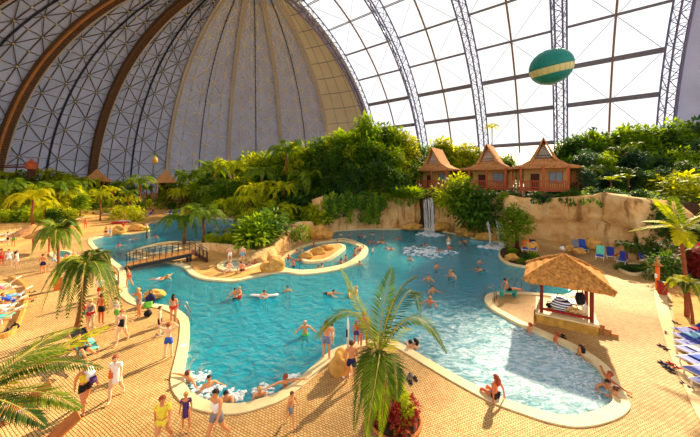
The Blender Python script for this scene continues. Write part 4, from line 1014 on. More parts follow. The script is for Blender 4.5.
W(246.5,268.5,'wade',1.2,-20,'t','kS','trunks:red','bather in the right half of the whirlpool',1.72)
W(249.5,266,'wade',1.2,20,'t','kS','trunks:navy','dark haired bather near the right end of the whirlpool')
W(255,263.5,'wade',1.2,20,'r','bS','trunks:navy','bather at the far right end of the whirlpool')
W(226,231,'wade',1.1,20,'r','kS','trunks:red','bather in the back lagoon left of the jungle')
W(217,229.5,'wade',1.1,-20,'p','bS','trunks:cloth_white','pale bather in the back lagoon')
# ---- build them
FEM = lambda hr, cl: hr[1] in 'LB' or 'dress' in cl or 'bikini' in cl or 'suit' in cl
jobs = []
for q in PEOPLE:
    fm = FEM(q[6], q[7])
    for part in ['body']+[c.split(':')[0] for c in q[7].split(',')]:
        k = (q[2], fm, part)
        if k not in jobs: jobs.append(k)
skin_mesh(jobs)
STY = {'S': 'short', 'L': 'long', 'B': 'bun'}
def place_people():
    for (px, py, pose, hgt, rz, sk_, hr, cl, label, z, wl, group) in PEOPLE:
        fm = FEM(hr, cl); s = hgt/1.75
        if wl is not None:
            wz_ = .05 if 'whirlpool' in label and pose in ('wade',) else WZ
            p = G(px, py, wz_); p.z = wz_-(wl+(.13 if wl > 1 else 0))*s
        else: p = G(px, py, z); p.z = z+.02
        o = link(bpy.data.objects.new('person', CACHE[(pose, fm, 'body')])); o.location = p; o.rotation_euler = (0, 0, radians(rz)); o.scale = (s*1.12, s*1.12, s*1.03)
        paint(o, M[SKN[sk_]]); tag(o, label, 'person', group)
        hk = (pose, fm, STY[hr[1]])
        if hk not in HAIRC: HAIRC[hk] = hair_mesh(*hk)
        h = link(bpy.data.objects.new('hair', HAIRC[hk]), o); paint(h, M[HRN[hr[0]]])
        for c in cl.split(','):
            a, m = c.split(':'); k = link(bpy.data.objects.new(CN[a], CACHE[(pose, fm, a)]), o); paint(k, M[m])
place_people()
# things they carry
def drape(px, py, z, m, label, rz, d=(.28, .9)):
    p = G(px, py); mb = MB(); n = 8; vs = []
    for i in range(n+1):
        t = i/n; zz = z-d[1]*abs(t-.35); y = .16*(t-.35)/abs(t-.35) if abs(t-.35) > .02 else 0
        for x in (-d[0]/2, d[0]/2): vs += [(x, y-.015, zz), (x, y+.015, zz+.02)]
    mb.add(vs, [q for i in range(n) for q in ((4*i, 4*i+4, 4*i+6, 4*i+2), (4*i+1, 4*i+3, 4*i+7, 4*i+5), (4*i, 4*i+1, 4*i+5, 4*i+4), (4*i+2, 4*i+6, 4*i+7, 4*i+3))]+[(0, 2, 3, 1), (4*n, 4*n+1, 4*n+3, 4*n+2)])
    o = mb.obj('towel', M[m], None, True); o.location = p+Vector((.12, 0, 0)); o.rotation_euler = (0, 0, radians(rz)); tag(o, label, 'towel')
drape(86, 410, 1.5, 'cloth_white', 'white towel over the shoulder of the person in black shorts', 60); drape(88, 410, 1.32, 'purple', 'purple towel hanging from the arm of the person in black shorts', 60, (.2, .8))
drape(109.5, 399, 1.15, 'orange', 'orange towel hanging beside the woman in the white shirt', 20, (.14, .75))
nd_ = MB(); c = G(265, 295.5, WZ); nd_.tube([c+Vector((x, .12*abs(x)-.25, .06+.04*abs(x))) for x in (-1.0, -.7, -.35, 0, .35, .7, 1.0)], .09, 8); tag(nd_.obj('swim_noodle', M['cloth_white'], None, True), 'white swim noodle held by the bather in the open pool', 'swim noodle')
# ------------------------------------------------------------------ plants
def leaf(mb, p, d, n, L, W, fold=.15, mi=0):
    """a folded diamond leaf from p along d, face normal n"""
    s = d.cross(n)
    if s.length < 1e-4: s = d.orthogonal()
    s.normalize(); a = p+d*L*.45-n*fold*L
    mb.v += [tuple(p), tuple(a+s*W/2+n*fold*L*.5), tuple(p+d*L-n*fold*L*.6), tuple(a-s*W/2+n*fold*L*.5)]
    b = len(mb.v)-4; mb.f.append((b, b+1, b+2, b+3)); mb.mi.append(mi)
def frondmesh(mb, pts, n, L, W, droop=.35, twist=0.0, mi=0, seed=0, prof=None):
    """pinnate frond along a bezier through pts (base, mid, tip)"""
    rnd = random.Random(seed); a, m, c = [Vector(p) for p in pts]; ctl = 2*m-(a+c)/2
    B = lambda t: a*(1-t)**2+ctl*2*t*(1-t)+c*t*t
    for i in range(n):
        t = .10+.9*(i+.5)/n; p = B(t); d = (B(min(1, t+.02))-B(t-.02)).normalized()
        up = Vector((0, 0, 1)); s = d.cross(up)
        s = s.normalized() if s.length > .05 else Vector((1, 0, 0))
        nn = s.cross(d).normalized()
        ll = L*(sin(pi*min(1, .18+t*.80))**.7)*rnd.uniform(.88, 1.1)
        for sg in (-1, 1):
            dd = (s*sg*(.95-.35*t)+d*(.45+.5*t)+nn*(.12)+Vector((0, 0, -droop*rnd.uniform(.6, 1.3)))).normalized()
            leaf(mb, p, dd, nn, ll, W, .06, mi)
def rachis(mb, pts, r, mi=0, n=8):
    a, m, c = [Vector(p) for p in pts]; ctl = 2*m-(a+c)/2
    mb.tube([a*(1-t)**2+ctl*2*t*(1-t)+c*t*t for t in [i/n for i in range(n+1)]], [r*(1-.85*i/n) for i in range(n+1)], 5, mi)
def crown_palm(seed, nf=15, R=3.0, L=.75, W=.13, n=17, up=.9):
    rnd = random.Random(seed); mb = MB()
    for k in range(nf):
        a = 2*pi*k/nf*1.618*2; e = rnd.uniform(-.25, 1.15); r = R*rnd.uniform(.8, 1.05)
        d = Vector((cos(a), sin(a), 0)); z = e*up
        mid = d*r*.5+Vector((0, 0, r*.30*(z+.75))); tip = d*r*(1-.25*max(0, z))+Vector((0, 0, r*(.55*z-.35)))
        rachis(mb, [(0, 0, 0), mid, tip], .04, 0, 5)
        frondmesh(mb, [(0, 0, 0), mid, tip], n, L, W, .5, 0, 0, seed*100+k)
    return mb
def crown_broad(seed, n=1500, size=.5, blobs=9, hw=2.6, z0=2.6, z1=7.0, droop=.2):
    """blobs of outward leaves; local height about z1+1"""
    rnd = random.Random(seed); mb = MB(); bl = []
    for i in range(blobs):
        t = i/(blobs-1); a = rnd.uniform(0, 2*pi); z = z0+(z1-z0)*t; rr = hw*(1-.65*t)*rnd.uniform(.35, .8)
        bl.append((Vector((cos(a)*rr, sin(a)*rr, z)), rnd.uniform(.9, 1.5)*hw/2.6*(1.15-.3*t)))
    for i in range(n):
        c, r = rnd.choice(bl); d = Vector((rnd.gauss(0, 1), rnd.gauss(0, 1), rnd.gauss(0.15, .85))).normalized()
        p = c+d*r*(rnd.random()**.35)*Vector((1, 1, .8)).length/1.6
        dd = (d+Vector((rnd.uniform(-.7, .7), rnd.uniform(-.7, .7), rnd.uniform(-.8, .4)-droop))).normalized()
        nn = (d*.5+Vector((rnd.uniform(-.4, .4), rnd.uniform(-.4, .4), .8))).normalized()
        leaf(mb, p, dd, nn, size*rnd.uniform(.6, 1.3), size*rnd.uniform(.32, .5), .1)
    return mb
def trunk_broad(seed, z=6.2, r=.22, z0=2.4, hw=2.0):
    rnd = random.Random(seed); mb = MB(); mb.tube([(0, 0, -.3), (.1, 0, z*.3), (-.05, .08, z*.62), (.05, 0, z)], [r*1.2, r, r*.7, r*.25], 6)
    for i in range(6):
        a = i*1.05+rnd.random(); h = z0*.8+i*.45
        mb.tube([(0, 0, h), (cos(a)*hw*.4, sin(a)*hw*.4, h+.7), (cos(a)*hw*.8, sin(a)*hw*.8, h+1.2)], [r*.5, r*.35, r*.12], 5)
    return mb
def crown_grass(seed, n=420, h=2.2, hw=1.1):
    rnd = random.Random(seed); mb = MB()
    for i in range(n):
        a = rnd.uniform(0, 2*pi); r = hw*rnd.random()**.6*.5; p = Vector((cos(a)*r, sin(a)*r, rnd.uniform(0, h*.55)))
        d = Vector((cos(a)*rnd.uniform(.3, 1.2), sin(a)*rnd.uniform(.3, 1.2), rnd.uniform(.3, 1.1))).normalized()
        leaf(mb, p, d, Vector((-sin(a)*.2, cos(a)*.2, 1)).normalized(), rnd.uniform(.7, 1.3), rnd.uniform(.1, .18), .12)
    return mb
def crown_banana(seed, n=9, h=2.6):
    rnd = random.Random(seed); mb = MB()
    for i in range(n):
        a = i*2.4+rnd.random(); e = rnd.uniform(.35, 1.2); d = Vector((cos(a)*cos(e), sin(a)*cos(e), sin(e))); L = rnd.uniform(1.6, 2.3); W = rnd.uniform(.55, .8)
        s = d.cross(Vector((0, 0, 1))).normalized(); vs = []; m = 9
        for k in range(m+1):
            t = k/m; p = Vector((0, 0, h))+d*L*t+Vector((0, 0, -1.0*L*t*t*.55)); ww = W*(sin(pi*min(1, .08+t*.92))**.6)*.5
            vs += [p-s*ww+Vector((0, 0, .08*ww)), p, p+s*ww+Vector((0, 0, .08*ww))]
        mb.add(vs, [q for k in range(m) for q in ((3*k, 3*k+1, 3*k+4, 3*k+3), (3*k+1, 3*k+2, 3*k+5, 3*k+4))])
        rachis(mb, [(0, 0, h-.2), tuple((vs[4]+Vector((0, 0, h-.2)))/2), tuple(vs[10])], .05, 0, 3)
    return mb
PROTO = {}
def proto(kind, crown, trunk=None, height=1.0, mats=None, tm='trunk', cn='crown'):
    PROTO[kind] = (crown.mesh(cn, M[mats]), trunk.mesh('trunk', M[tm], True) if trunk else None, height, cn)
for i in range(3):
    cr = crown_broad(10+i, 1700, .62, 10, 2.7)
    for nm, mt in (('mid', 'leaf_mid'), ('dark', 'leaf_dark'), ('light', 'leaf_light'), ('blue', 'leaf_blue')):
        proto('tree_%s%d' % (nm, i), cr, trunk_broad(i), 8.0, mt)
    sh_ = crown_broad(30+i, 900, .42, 8, 1.7, .35, 1.9)
    for nm, mt in (('mid', 'leaf_mid'), ('dark', 'leaf_dark'), ('light', 'leaf_light'), ('blue', 'leaf_blue'), ('red', 'leaf_red')):
        proto('bush_%s%d' % (nm, i), sh_, None, 2.8, mt, cn='foliage')
    pc = crown_palm(50+i, 15+2*i, 3.0)
    tr = MB().tube([(0, 0, -5.2), (.12, .05, -3), (-.05, .1, -1.2), (0, 0, .1)], [.17, .13, .12, .15], 7)
    for nm, mt in (('mid', 'leaf_palm'), ('dark', 'leaf_palm_dark'), ('light', 'leaf_palm_bright')):
        proto('palm_%s%d' % (nm, i), pc, tr, 7.0, mt, 'trunk_red')
    proto('grass%d' % i, crown_grass(70+i), None, 2.4, 'leaf_mid', cn='foliage')
    proto('grasslight%d' % i, crown_grass(70+i), None, 2.4, 'leaf_light', cn='foliage')
    proto('banana%d' % i, crown_banana(80+i), MB().tube([(0, 0, -.1), (0, 0, 1.4), (.03, 0, 2.7)], [.16, .13, .1], 7), 4.0, 'leaf_banana', 'trunk')
VN = {'tree': ('jungle_tree', 'tree'), 'bush': ('bush', 'bush'), 'palm': ('palm_tree', 'palm'), 'gras': ('ornamental_grass', 'plant'), 'bana': ('banana_plant', 'plant')}
RV = random.Random(11)
def plant(kind, px, Y, z0, topy, label, group=None, wide=1.0, rz=None, X=None):
    cr, tr, hh, cn = PROTO[kind]; nm, cat = VN[kind[:4]]
    x = (px-350)/F*Y if X is None else X
    zt = H-(topy-Y0)*Y/F; h = max(.5, zt-z0); s = h/hh
    palm = kind.startswith('palm')
    r = empty(nm, (x, Y, zt-1.35*min(s, 1.0) if palm else z0), RV.uniform(0, 6.28) if rz is None else rz)
    tag(r, label, cat, group)
    c = link(bpy.data.objects.new(cn, cr), r)
    if palm:
        k = min(1.15, max(.55, s**.6))*wide; c.scale = (k, k, k)
        t = link(bpy.data.objects.new('trunk', tr), r); drop = (zt-1.35*min(s, 1.0)-z0); t.scale = (max(.6, k), max(.6, k), drop/5.0)
    else:
        r.scale = (s*wide, s*wide, s)
        if tr is not None: link(bpy.data.objects.new('trunk', tr), r)
    return r
SKY = [(-10,184),(0,182),(20,178),(45,176),(70,178),(85,184),(100,190),(125,186),(150,190),(165,190),(185,178),(200,168),(230,165),(248,160),(262,153),(275,158),(290,152),(300,142),(312,148),(325,140),(335,135),(350,130),(362,126),(378,127),(395,130),(410,141),(420,149)]
SKYR = [(395,133),(415,148),(440,140),(455,142),(470,149),(500,155),(520,162),(545,162),(560,150),(570,140),(580,132),(590,128),(600,131),(612,134),(625,130),(640,128),(655,132),(670,128),(690,122),(720,120)]
def sk(px, S):
    for (a, b), (c, d) in zip(S, S[1:]):
        if a <= px <= c: return b+(d-b)*(px-a)/(c-a)
    return S[0][1] if px < S[0][0] else S[-1][1]
def hz(x, y): return 0
def region(x0, x1, step, Yf, zf, offs, kinds, S, label, wide=1.0, jit=4, seed=1, lab=True):
    rnd = random.Random(seed); px = x0
    names = {'tree_mid': 'mid green leafy tree', 'tree_dark': 'dark green leafy tree', 'tree_light': 'yellow green leafy tree', 'tree_blue': 'blue green leafy tree', 'bush_mid': 'mid green bush', 'bush_dark': 'dark green bush', 'bush_light': 'yellow green bush', 'bush_blue': 'blue green bush', 'bush_red': 'reddish bush', 'palm_mid': 'olive green palm', 'palm_dark': 'dark green palm', 'palm_light': 'bright yellow green palm', 'grass': 'tufted grassy plant', 'grasslight': 'pale tufted grassy plant', 'banana': 'broad leaved banana plant'}
    while px < x1:
        k = rnd.choice(kinds); Y = Yf(px)+rnd.uniform(-2, 2); q = px+rnd.uniform(-jit, jit)
        top = sk(q, S)+offs+rnd.uniform(-4, 5)
        plant(k+str(rnd.randrange(3)), q, Y, zf(q), top, names[k]+' '+label, names[k]+' '+label, wide*rnd.uniform(.9, 1.2))
        px += step*rnd.uniform(.8, 1.2)
# planted banks
hill('planted_bank', [AT(308, 200, 55)[:2], AT(322, 200, 51)[:2], AT(385, 200, 52)[:2], AT(425, 200, 51.5)[:2], AT(447, 200, 50)[:2], AT(475, 200, 44.5)[:2], AT(505, 200, 41.5)[:2], AT(545, 200, 41)[:2], AT(600, 200, 37.5)[:2], AT(640, 200, 34.5)[:2], AT(760, 200, 36)[:2], AT(760, 200, 110)[:2], AT(420, 200, 130)[:2], AT(300, 200, 100)[:2]], 5.6, M['soil'], 'planted bank behind the rock walls and huts')
hill('planted_bank', [G(232,247)[:2], G(262,251)[:2], G(275,246)[:2], G(290,239)[:2], G(312,233)[:2], AT(318, 200, 62)[:2], AT(290, 200, 80)[:2], G(262,219)[:2], G(268,230)[:2], G(250,238)[:2]], 1.2, M['soil'], 'planted bank left of the carved wedge')
# --- far left belt
region(-6, 128, 8, lambda p: 100, lambda p: 0, -5, ['tree_mid', 'tree_dark', 'palm_light', 'tree_light'], SKY, 'in the belt behind the far left beach', 1.3, seed=2)
region(-4, 120, 9, lambda p: 88, lambda p: 0, 4, ['palm_light', 'palm_light', 'tree_light', 'palm_mid', 'tree_mid'], SKY, 'in the front row behind the far left beach', 1.2, seed=3)
region(-4, 110, 13, lambda p: 74, lambda p: 0, 24, ['bush_mid', 'bush_dark', 'bush_light', 'palm_light'], SKY, 'low down beside the white loungers on the far left', 1.3, seed=4)
region(118, 262, 9, lambda p: 104, lambda p: 0, 0, ['tree_mid', 'tree_dark', 'tree_mid', 'palm_mid', 'tree_light'], SKY, 'in the belt behind the lagoon beach', 1.3, seed=5)
region(125, 275, 10, lambda p: 92, lambda p: 0, 13, ['tree_mid', 'tree_dark', 'palm_mid', 'tree_light', 'tree_dark'], SKY, 'in the front row behind the lagoon beach', 1.2, seed=6)
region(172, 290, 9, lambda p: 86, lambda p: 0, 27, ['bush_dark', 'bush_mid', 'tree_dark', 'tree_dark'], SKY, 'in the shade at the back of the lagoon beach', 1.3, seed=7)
region(-6, 84, 8, lambda p: 67, lambda p: 0, 11, ['palm_light', 'tree_light', 'tree_mid', 'palm_mid', 'bush_light'], SKY, 'behind the row of white loungers', 1.35, seed=31)
region(-4, 70, 9, lambda p: 58, lambda p: 0, 30, ['bush_light', 'bush_mid', 'bush_dark', 'palm_light'], SKY, 'right behind the white loungers on the far left', 1.4, seed=32)
region(66, 215, 8, lambda p: 84, lambda p: 0, 12, ['tree_mid', 'tree_dark', 'palm_light', 'tree_light', 'bush_dark'], SKY, 'behind the sunbathers of the far beach', 1.4, seed=33)
region(84, 150, 9, lambda p: 72, lambda p: 0, 21, ['bush_light', 'palm_light', 'tree_mid', 'banana'], SKY, 'between the sunbathers of the far beach', 1.2, seed=34)
# --- centre mass
region(205, 262, 8, lambda p: 72, lambda p: 0, 18, ['tree_mid', 'tree_dark', 'palm_mid', 'tree_dark'], SKY, 'behind the notice board', 1.4, seed=35)
region(228, 300, 7, lambda p: 54, lambda p: .8, 33, ['tree_mid', 'tree_light', 'palm_light', 'tree_dark', 'bush_dark'], SKY, 'in front of the centre jungle', 1.25, seed=36)
region(268, 322, 7, lambda p: 47, lambda p: 1.2, 56, ['bush_light', 'tree_dark', 'bush_mid', 'tree_mid', 'banana'], SKY, 'low behind the carved wedge', 1.25, seed=37)
region(300, 330, 7, lambda p: 54, lambda p: 1.2, 44, ['tree_dark', 'tree_mid', 'bush_dark'], SKY, 'in the gap between the wedge and the vine wall', 1.25, seed=38)
region(258, 345, 8, lambda p: 76, lambda p: 1, 0, ['tree_mid', 'tree_light', 'tree_dark', 'tree_mid'], SKY, 'at the back of the centre jungle', 1.15, seed=8)
region(262, 330, 9, lambda p: 66, lambda p: 1, 18, ['tree_mid', 'tree_light', 'palm_mid', 'tree_dark', 'tree_dark'], SKY, 'in the middle of the centre jungle', 1.1, seed=9)
region(258, 322, 8, lambda p: 58, lambda p: 1.2, 40, ['tree_mid', 'tree_light', 'tree_light', 'palm_dark', 'banana'], SKY, 'in the lower centre jungle above the carved wedge', 1.1, seed=10)
region(322, 420, 7, lambda p: 64, lambda p: 5.6, 0, ['tree_mid', 'tree_mid', 'tree_light', 'tree_dark'], SKY, 'on top of the bank left of the huts', 1.1, seed=12)
region(326, 414, 7.5, lambda p: 57, lambda p: 5.6, 17, ['tree_mid', 'tree_dark', 'tree_dark', 'tree_light'], SKY, 'half way down the bank left of the huts', 1.1, seed=13)
region(326, 412, 7.5, lambda p: 53, lambda p: 5.0, 36, ['tree_dark', 'tree_blue', 'tree_dark', 'bush_mid'], SKY, 'on the brink above the vine hung wall', 1.1, seed=14)
# --- behind the huts and right mass
region(398, 575, 8.5, lambda p: 86-(p-400)*.06, lambda p: 5.6, 0, ['tree_light', 'tree_mid', 'tree_light', 'tree_mid'], SKYR, 'behind the three huts', 1.2, seed=15)
region(562, 720, 8, lambda p: 62, lambda p: 5.6, 0, ['tree_mid', 'tree_dark', 'tree_dark', 'tree_blue'], SKYR, 'along the skyline right of the huts', 1.05, seed=16)
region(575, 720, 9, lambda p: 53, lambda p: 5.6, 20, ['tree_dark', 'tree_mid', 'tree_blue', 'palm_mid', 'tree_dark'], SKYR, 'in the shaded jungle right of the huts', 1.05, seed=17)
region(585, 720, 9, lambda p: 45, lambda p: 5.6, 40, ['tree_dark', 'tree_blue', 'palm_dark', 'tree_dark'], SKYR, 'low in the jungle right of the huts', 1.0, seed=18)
LOWR = [(500,193),(520,194.5),(560,194),(580,189),(600,188),(620,191),(640,192),(720,190)]
region(502, 648, 6, lambda p: 42.5-(p-500)*.035, lambda p: 5.4, 0, ['bush_dark', 'bush_blue', 'bush_mid'], LOWR, 'in the hedge along the top of the right rock wall', 1.2, 2, seed=19)
RIGHT = [(640,212),(660,205),(690,205),(740,200)]
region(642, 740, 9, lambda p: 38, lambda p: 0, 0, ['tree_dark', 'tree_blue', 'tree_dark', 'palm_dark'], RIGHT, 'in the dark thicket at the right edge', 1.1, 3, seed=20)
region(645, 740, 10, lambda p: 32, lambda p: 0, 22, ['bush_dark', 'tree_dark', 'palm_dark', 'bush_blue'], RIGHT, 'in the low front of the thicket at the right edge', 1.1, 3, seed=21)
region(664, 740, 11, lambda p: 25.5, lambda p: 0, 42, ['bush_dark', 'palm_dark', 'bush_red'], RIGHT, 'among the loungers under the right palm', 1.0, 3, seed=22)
# --- peninsula planting
PEN = [(195,236),(210,234),(235,228),(250,215),(270,205),(300,215)]
region(205, 280, 6, lambda p: 44+(p-205)*.02, lambda p: .3, 0, ['bush_mid', 'bush_dark', 'bush_light', 'grass'], PEN, 'on the bank behind the whirlpool', 1.3, 2, seed=23)
region(236, 290, 7, lambda p: 48, lambda p: .8, -7, ['tree_light', 'palm_light', 'bush_light', 'tree_mid', 'banana'], PEN, 'standing above the whirlpool bank', 1.1, 3, seed=24)
region(208, 272, 6, lambda p: 37.6-(p-208)*.03, lambda p: .5, 2, ['bush_dark', 'bush_mid', 'bush_light', 'grass', 'bush_dark'], PEN, 'at the front of the whirlpool bank', 1.3, 2, seed=25)
# --- named single plants
plant('tree_mid0', 368, 60, 5.6, 113, 'tallest tree of the jungle, rising left of the huts', None, .75)
plant('palm_light0', 492, 75, 6, 123, 'slim palm rising behind the middle hut', None, .7)
plant('palm_mid1', 287, 64, 1, 148, 'large palm with long fronds high in the centre jungle', None, 1.7)
plant('palm_light1', 33, 52, 0, 194, 'bright yellow palm behind the thatched parasols', None, 1.5)
plant('palm_mid0', 8, 64, 0, 185, 'broad olive palm over the white loungers at the left edge', None, 1.9)
plant('palm_mid2', 58, 66, 0, 186, 'broad olive palm right of the bright yellow one', None, 1.8)
plant('palm_mid1', 76, 78, 0, 186, 'broad palm left of the leftmost red pavilion', None, 1.9)
plant('palm_mid0', 140, 84, 0, 180, 'broad palm between the two red pavilions', None, 1.7)
plant('palm_mid2', 190, 88, 0, 176, 'broad palm right of the pavilion with red posts', None, 2.0)
plant('palm_mid1', 214, 84, 0, 168, 'tall broad palm rising behind the notice board', None, 2.0)
plant('palm_light2', 232, 78, 0, 166, 'tall pale palm right of the one behind the notice board', None, 1.9)
plant('palm_mid0', 262, 62, 1, 172, 'palm with feathery crown over the whirlpool bank', None, 1.7)
plant('palm_mid2', 306, 56, 1, 176, 'feathery palm at the right of the centre jungle', None, 1.6)
plant('palm_light2', 247, 50, .5, 196, 'pale palm with cream fronds beside the beige board', None, .9)
plant('palm_mid0', 184, 38.6, 0, 218, 'small palm with drooping fronds behind the bridge', None, 2.1)
plant('palm_mid1', 203, 38.8, 0, 213, 'taller young palm on the lagoon shore right of the bridge', None, 1.8)
plant('palm_dark1', 277, 44, 1, 212, 'drooping palm above the carved wedge', None, .8)
plant('grasslight0', 268, 41, .5, 232, 'spiky pale rosette plant on the whirlpool bank')
plant('bush_light0', 455, 46.5, 4.6, 171, 'light green bush spilling over the rock below the middle hut', None, 1.2)
plant('bush_mid0', 464, 45, 3.5, 178, 'mid green bush right of the tall waterfall', None, 1.3)
plant('bush_dark1', 470, 43, 1.6, 186, 'large dark round bush hanging over the rock wall between the waterfalls', None, 1.15)
plant('bush_dark2', 482, 42, 2.6, 186, 'dark bush just left of the thin waterfall', None, 1.2)
plant('tree_mid1', 517, 35.5, .15, 205, 'small leafy tree in the planter beside the right waterfall', None, 1.5)
plant('bush_dark0', 517, 37, .0, 246, 'dark shrub under the planter tree', None, 1.2)
plant('bush_mid2', 531, 36, .2, 249, 'green shrub right of the planter tree', None, 1.0)
plant('palm_dark2', 627, 27.6, .2, 243, 'small dark palm in the round planter right of the shelter', None, .75)
plant('palm_dark0', 638, 29, .2, 246, 'second small palm at the back of the round planter', None, .7)
for i, (px, py) in enumerate(((620,270),(628,272.5),(637,272.5),(644,271))):
    plant('bush_dark%d' % (i % 3), px, G(px, py).y, .1, py-9, 'low dark shrub in the round planter right of the shelter', 'low shrubs in the round planter', 1.1)
plant('tree_light0', 738, 21, 0, 135, 'yellow green tree at the upper right edge of the picture', None, .55)
plant('bush_light2', 681, 40, 5.6, 168, 'pale bush right of the dark jungle', None, 1.5)
plant('banana0', 628, 45, 5.6, 168, 'banana plant with bright leaves in the jungle right of the huts', None, 1.2)
plant('banana1', 611, 44, 5.6, 171, 'lower banana plant by the slatted fence', None, 1.3)
plant('grass0', 411, 49, 5.2, 182, 'spiky dark clump at the brink left of the tall waterfall', None, 1.6)
plant('grass1', 402, 49.5, 5.2, 184, 'spiky dark clump left of its twin near the tall waterfall', None, 1.6)
plant('palm_light1', 100, 60, 0, 190, 'broad palm over the far beach left of the lagoon', None, 1.0)
plant('palm_mid2', 128, 66, 0, 190, 'palm in front of the tiled pavilion roof', None, 1.0)
plant('bush_light1', 118, 62, 0, 205, 'leafy shrub on the far beach behind the red mat', None, 1.1)
plant('bush_light0', 134, 58, 0, 203, 'broad leaved shrub on the far shore beside the lagoon', None, 1.0)
plant('palm_light2', 147, 42, 0, 228, 'tiny palm on the mossy rock of the far shore', None, .45)
plant('tree_dark1', 649, 32.5, 0, 200, 'dark tree at the end of the broad right rock wall', None, 1.2)
plant('tree_blue0', 661, 33, 0, 203, 'blue green tree just right of the end of the rock wall', None, 1.2)
plant('bush_dark1', 650, 30.5, 0, 238, 'dark bush behind the round planter', None, 1.3)
plant('bush_mid0', 507, 35.8, .15, 246, 'leafy shrub at the left tip of the planter by the right waterfall', None, 1.1)
for i, (k, px, py, tp) in enumerate((('bush_dark1', 526, 262, 252), ('bush_mid1', 533, 260, 250), ('bush_mid2', 521, 264, 257), ('grass1', 513, 256, 246), ('bush_dark2', 530, 264, 257))):
    plant(k, px, G(px, py).y, .15, tp, ('dark low shrub at the right of the planter by the waterfall', 'green shrub at the back of the planter by the waterfall', 'green low shrub at the front of the planter by the waterfall', 'tufted plant beside the ochre boulder of the planter', 'dark low shrub at the front of the planter by the waterfall')[i], None, 1.3)
# vines on the wall
def vine(px, y0, y1, Y, label, group, seed, n=120, m='leaf_dark', wd=.5):
    rnd = random.Random(seed); p = AT(px, y0, Y); L = p.z-AT(px, y1, Y).z; mb = MB()
    mb.tube([(0, 0, 0), (.05, -.05, -L*.5), (0, 0, -L)], .03, 4)
    for i in range(n):
        z = -L*rnd.random()**.85; a = rnd.uniform(0, 6.28); q = Vector((rnd.gauss(0, wd*.5), rnd.gauss(0, .15), z))
        leaf(mb, q, Vector((cos(a)*.5, sin(a)*.4-.2, -.8)).normalized(), Vector((cos(a), -1, .3)).normalized(), rnd.uniform(.3, .55), rnd.uniform(.15, .25), .1)
    o = mb.obj('hanging_vine', M[m]); o.location = p; tag(o, label, 'vine', group)
rv = random.Random(5)
for i in range(22):
    px = 325+i*2.8; y0 = 193+rv.uniform(-3, 3); yw = G(px, 231.5-(px-324)*.055).y-1.1
    vine(px, y0, rv.uniform(204, 224), yw, 'dark leafy vine hanging down the wall at the back of the pool', 'vines on the back wall', i, 190, 'leaf_dark' if i % 3 else 'leaf_mid', .55)
for i in range(8): vine(388+i*4.2, 193, 193+rv.uniform(6, 16), G(388+i*4.2, 228).y-1.3, 'short vine trailing over the pale carved wall left of the tall waterfall', 'short vines left of the tall waterfall', 40+i, 40, 'leaf_mid', .3)
for i in range(9): vine(532+i*8.6+rv.uniform(-2, 2), 197, 197+rv.uniform(3, 9), 38.4-i*.55, 'thin vine trailing over the broad right rock wall', 'thin vines on the right rock wall', 60+i, 18, 'leaf_dark', .3)
for i in range(8): vine(288+i*3, 222+abs(i-5)*1.6, 240, 37.5-i*.1, 'sparse vine on the carved wedge beside the channel', 'vines on the carved wedge', 80+i, 26, 'leaf_mid', .2)
# undergrowth
def under(pts, z, n, label, m='leaf_dark', seed=0, h=.6):
    rnd = random.Random(seed); mb = MB(); xs = [p[0] for p in pts]; ys = [p[1] for p in pts]; N = len(pts); c = 0
    def ins(x, y):
        r = False
        for i in range(N):
            a, b_ = pts[i-1], pts[i]
            if (a[1] > y) != (b_[1] > y) and x < (b_[0]-a[0])*(y-a[1])/(b_[1]-a[1])+a[0]: r = not r
        return r
    while c < n:
        x, y = rnd.uniform(min(xs), max(xs)), rnd.uniform(min(ys), max(ys))
        if not ins(x, y): continue
        c += 1; a = rnd.uniform(0, 6.28)
        leaf(mb, Vector((x, y, z+rnd.uniform(0, h))), Vector((cos(a), sin(a), rnd.uniform(-.2, .9))).normalized(), Vector((0, -.3, 1)).normalized(), rnd.uniform(.5, 1.0), rnd.uniform(.25, .5), .12)
    tag(mb.obj('undergrowth', M[m]), label, 'undergrowth', None, 'stuff')
under([AT(x, 200, y)[:2] for x, y in ((325,51),(420,50),(450,48),(505,41),(600,37),(640,34.5),(740,36),(740,70),(560,80),(420,80),(330,75))], 5.6, 5200, 'low leafy ground cover on the bank behind the rock walls', 'leaf_dark', 1, 1.0)
under([G(x, y)[:2] for x, y in ((228,246.5),(262,251),(275,246),(290,239),(312,233),(262,219),(268,230),(250,238))], 1.15, 2200, 'ground cover on the bank behind the whirlpool', 'leaf_dark', 2, .8)
under([AT(x, 200, y)[:2] for x, y in ((-20,72),(110,76),(170,82),(262,84),(290,86),(290,118),(-20,112))], 0, 5200, 'ground cover at the foot of the far tree belt', 'leaf_dark', 3, 1.6)
under([G(x, y)[:2] for x, y in ((640,254),(700,262),(760,262),(760,235),(640,236))], 0, 1700, 'ground cover under the thicket at the right edge', 'leaf_dark', 4, 1.2)

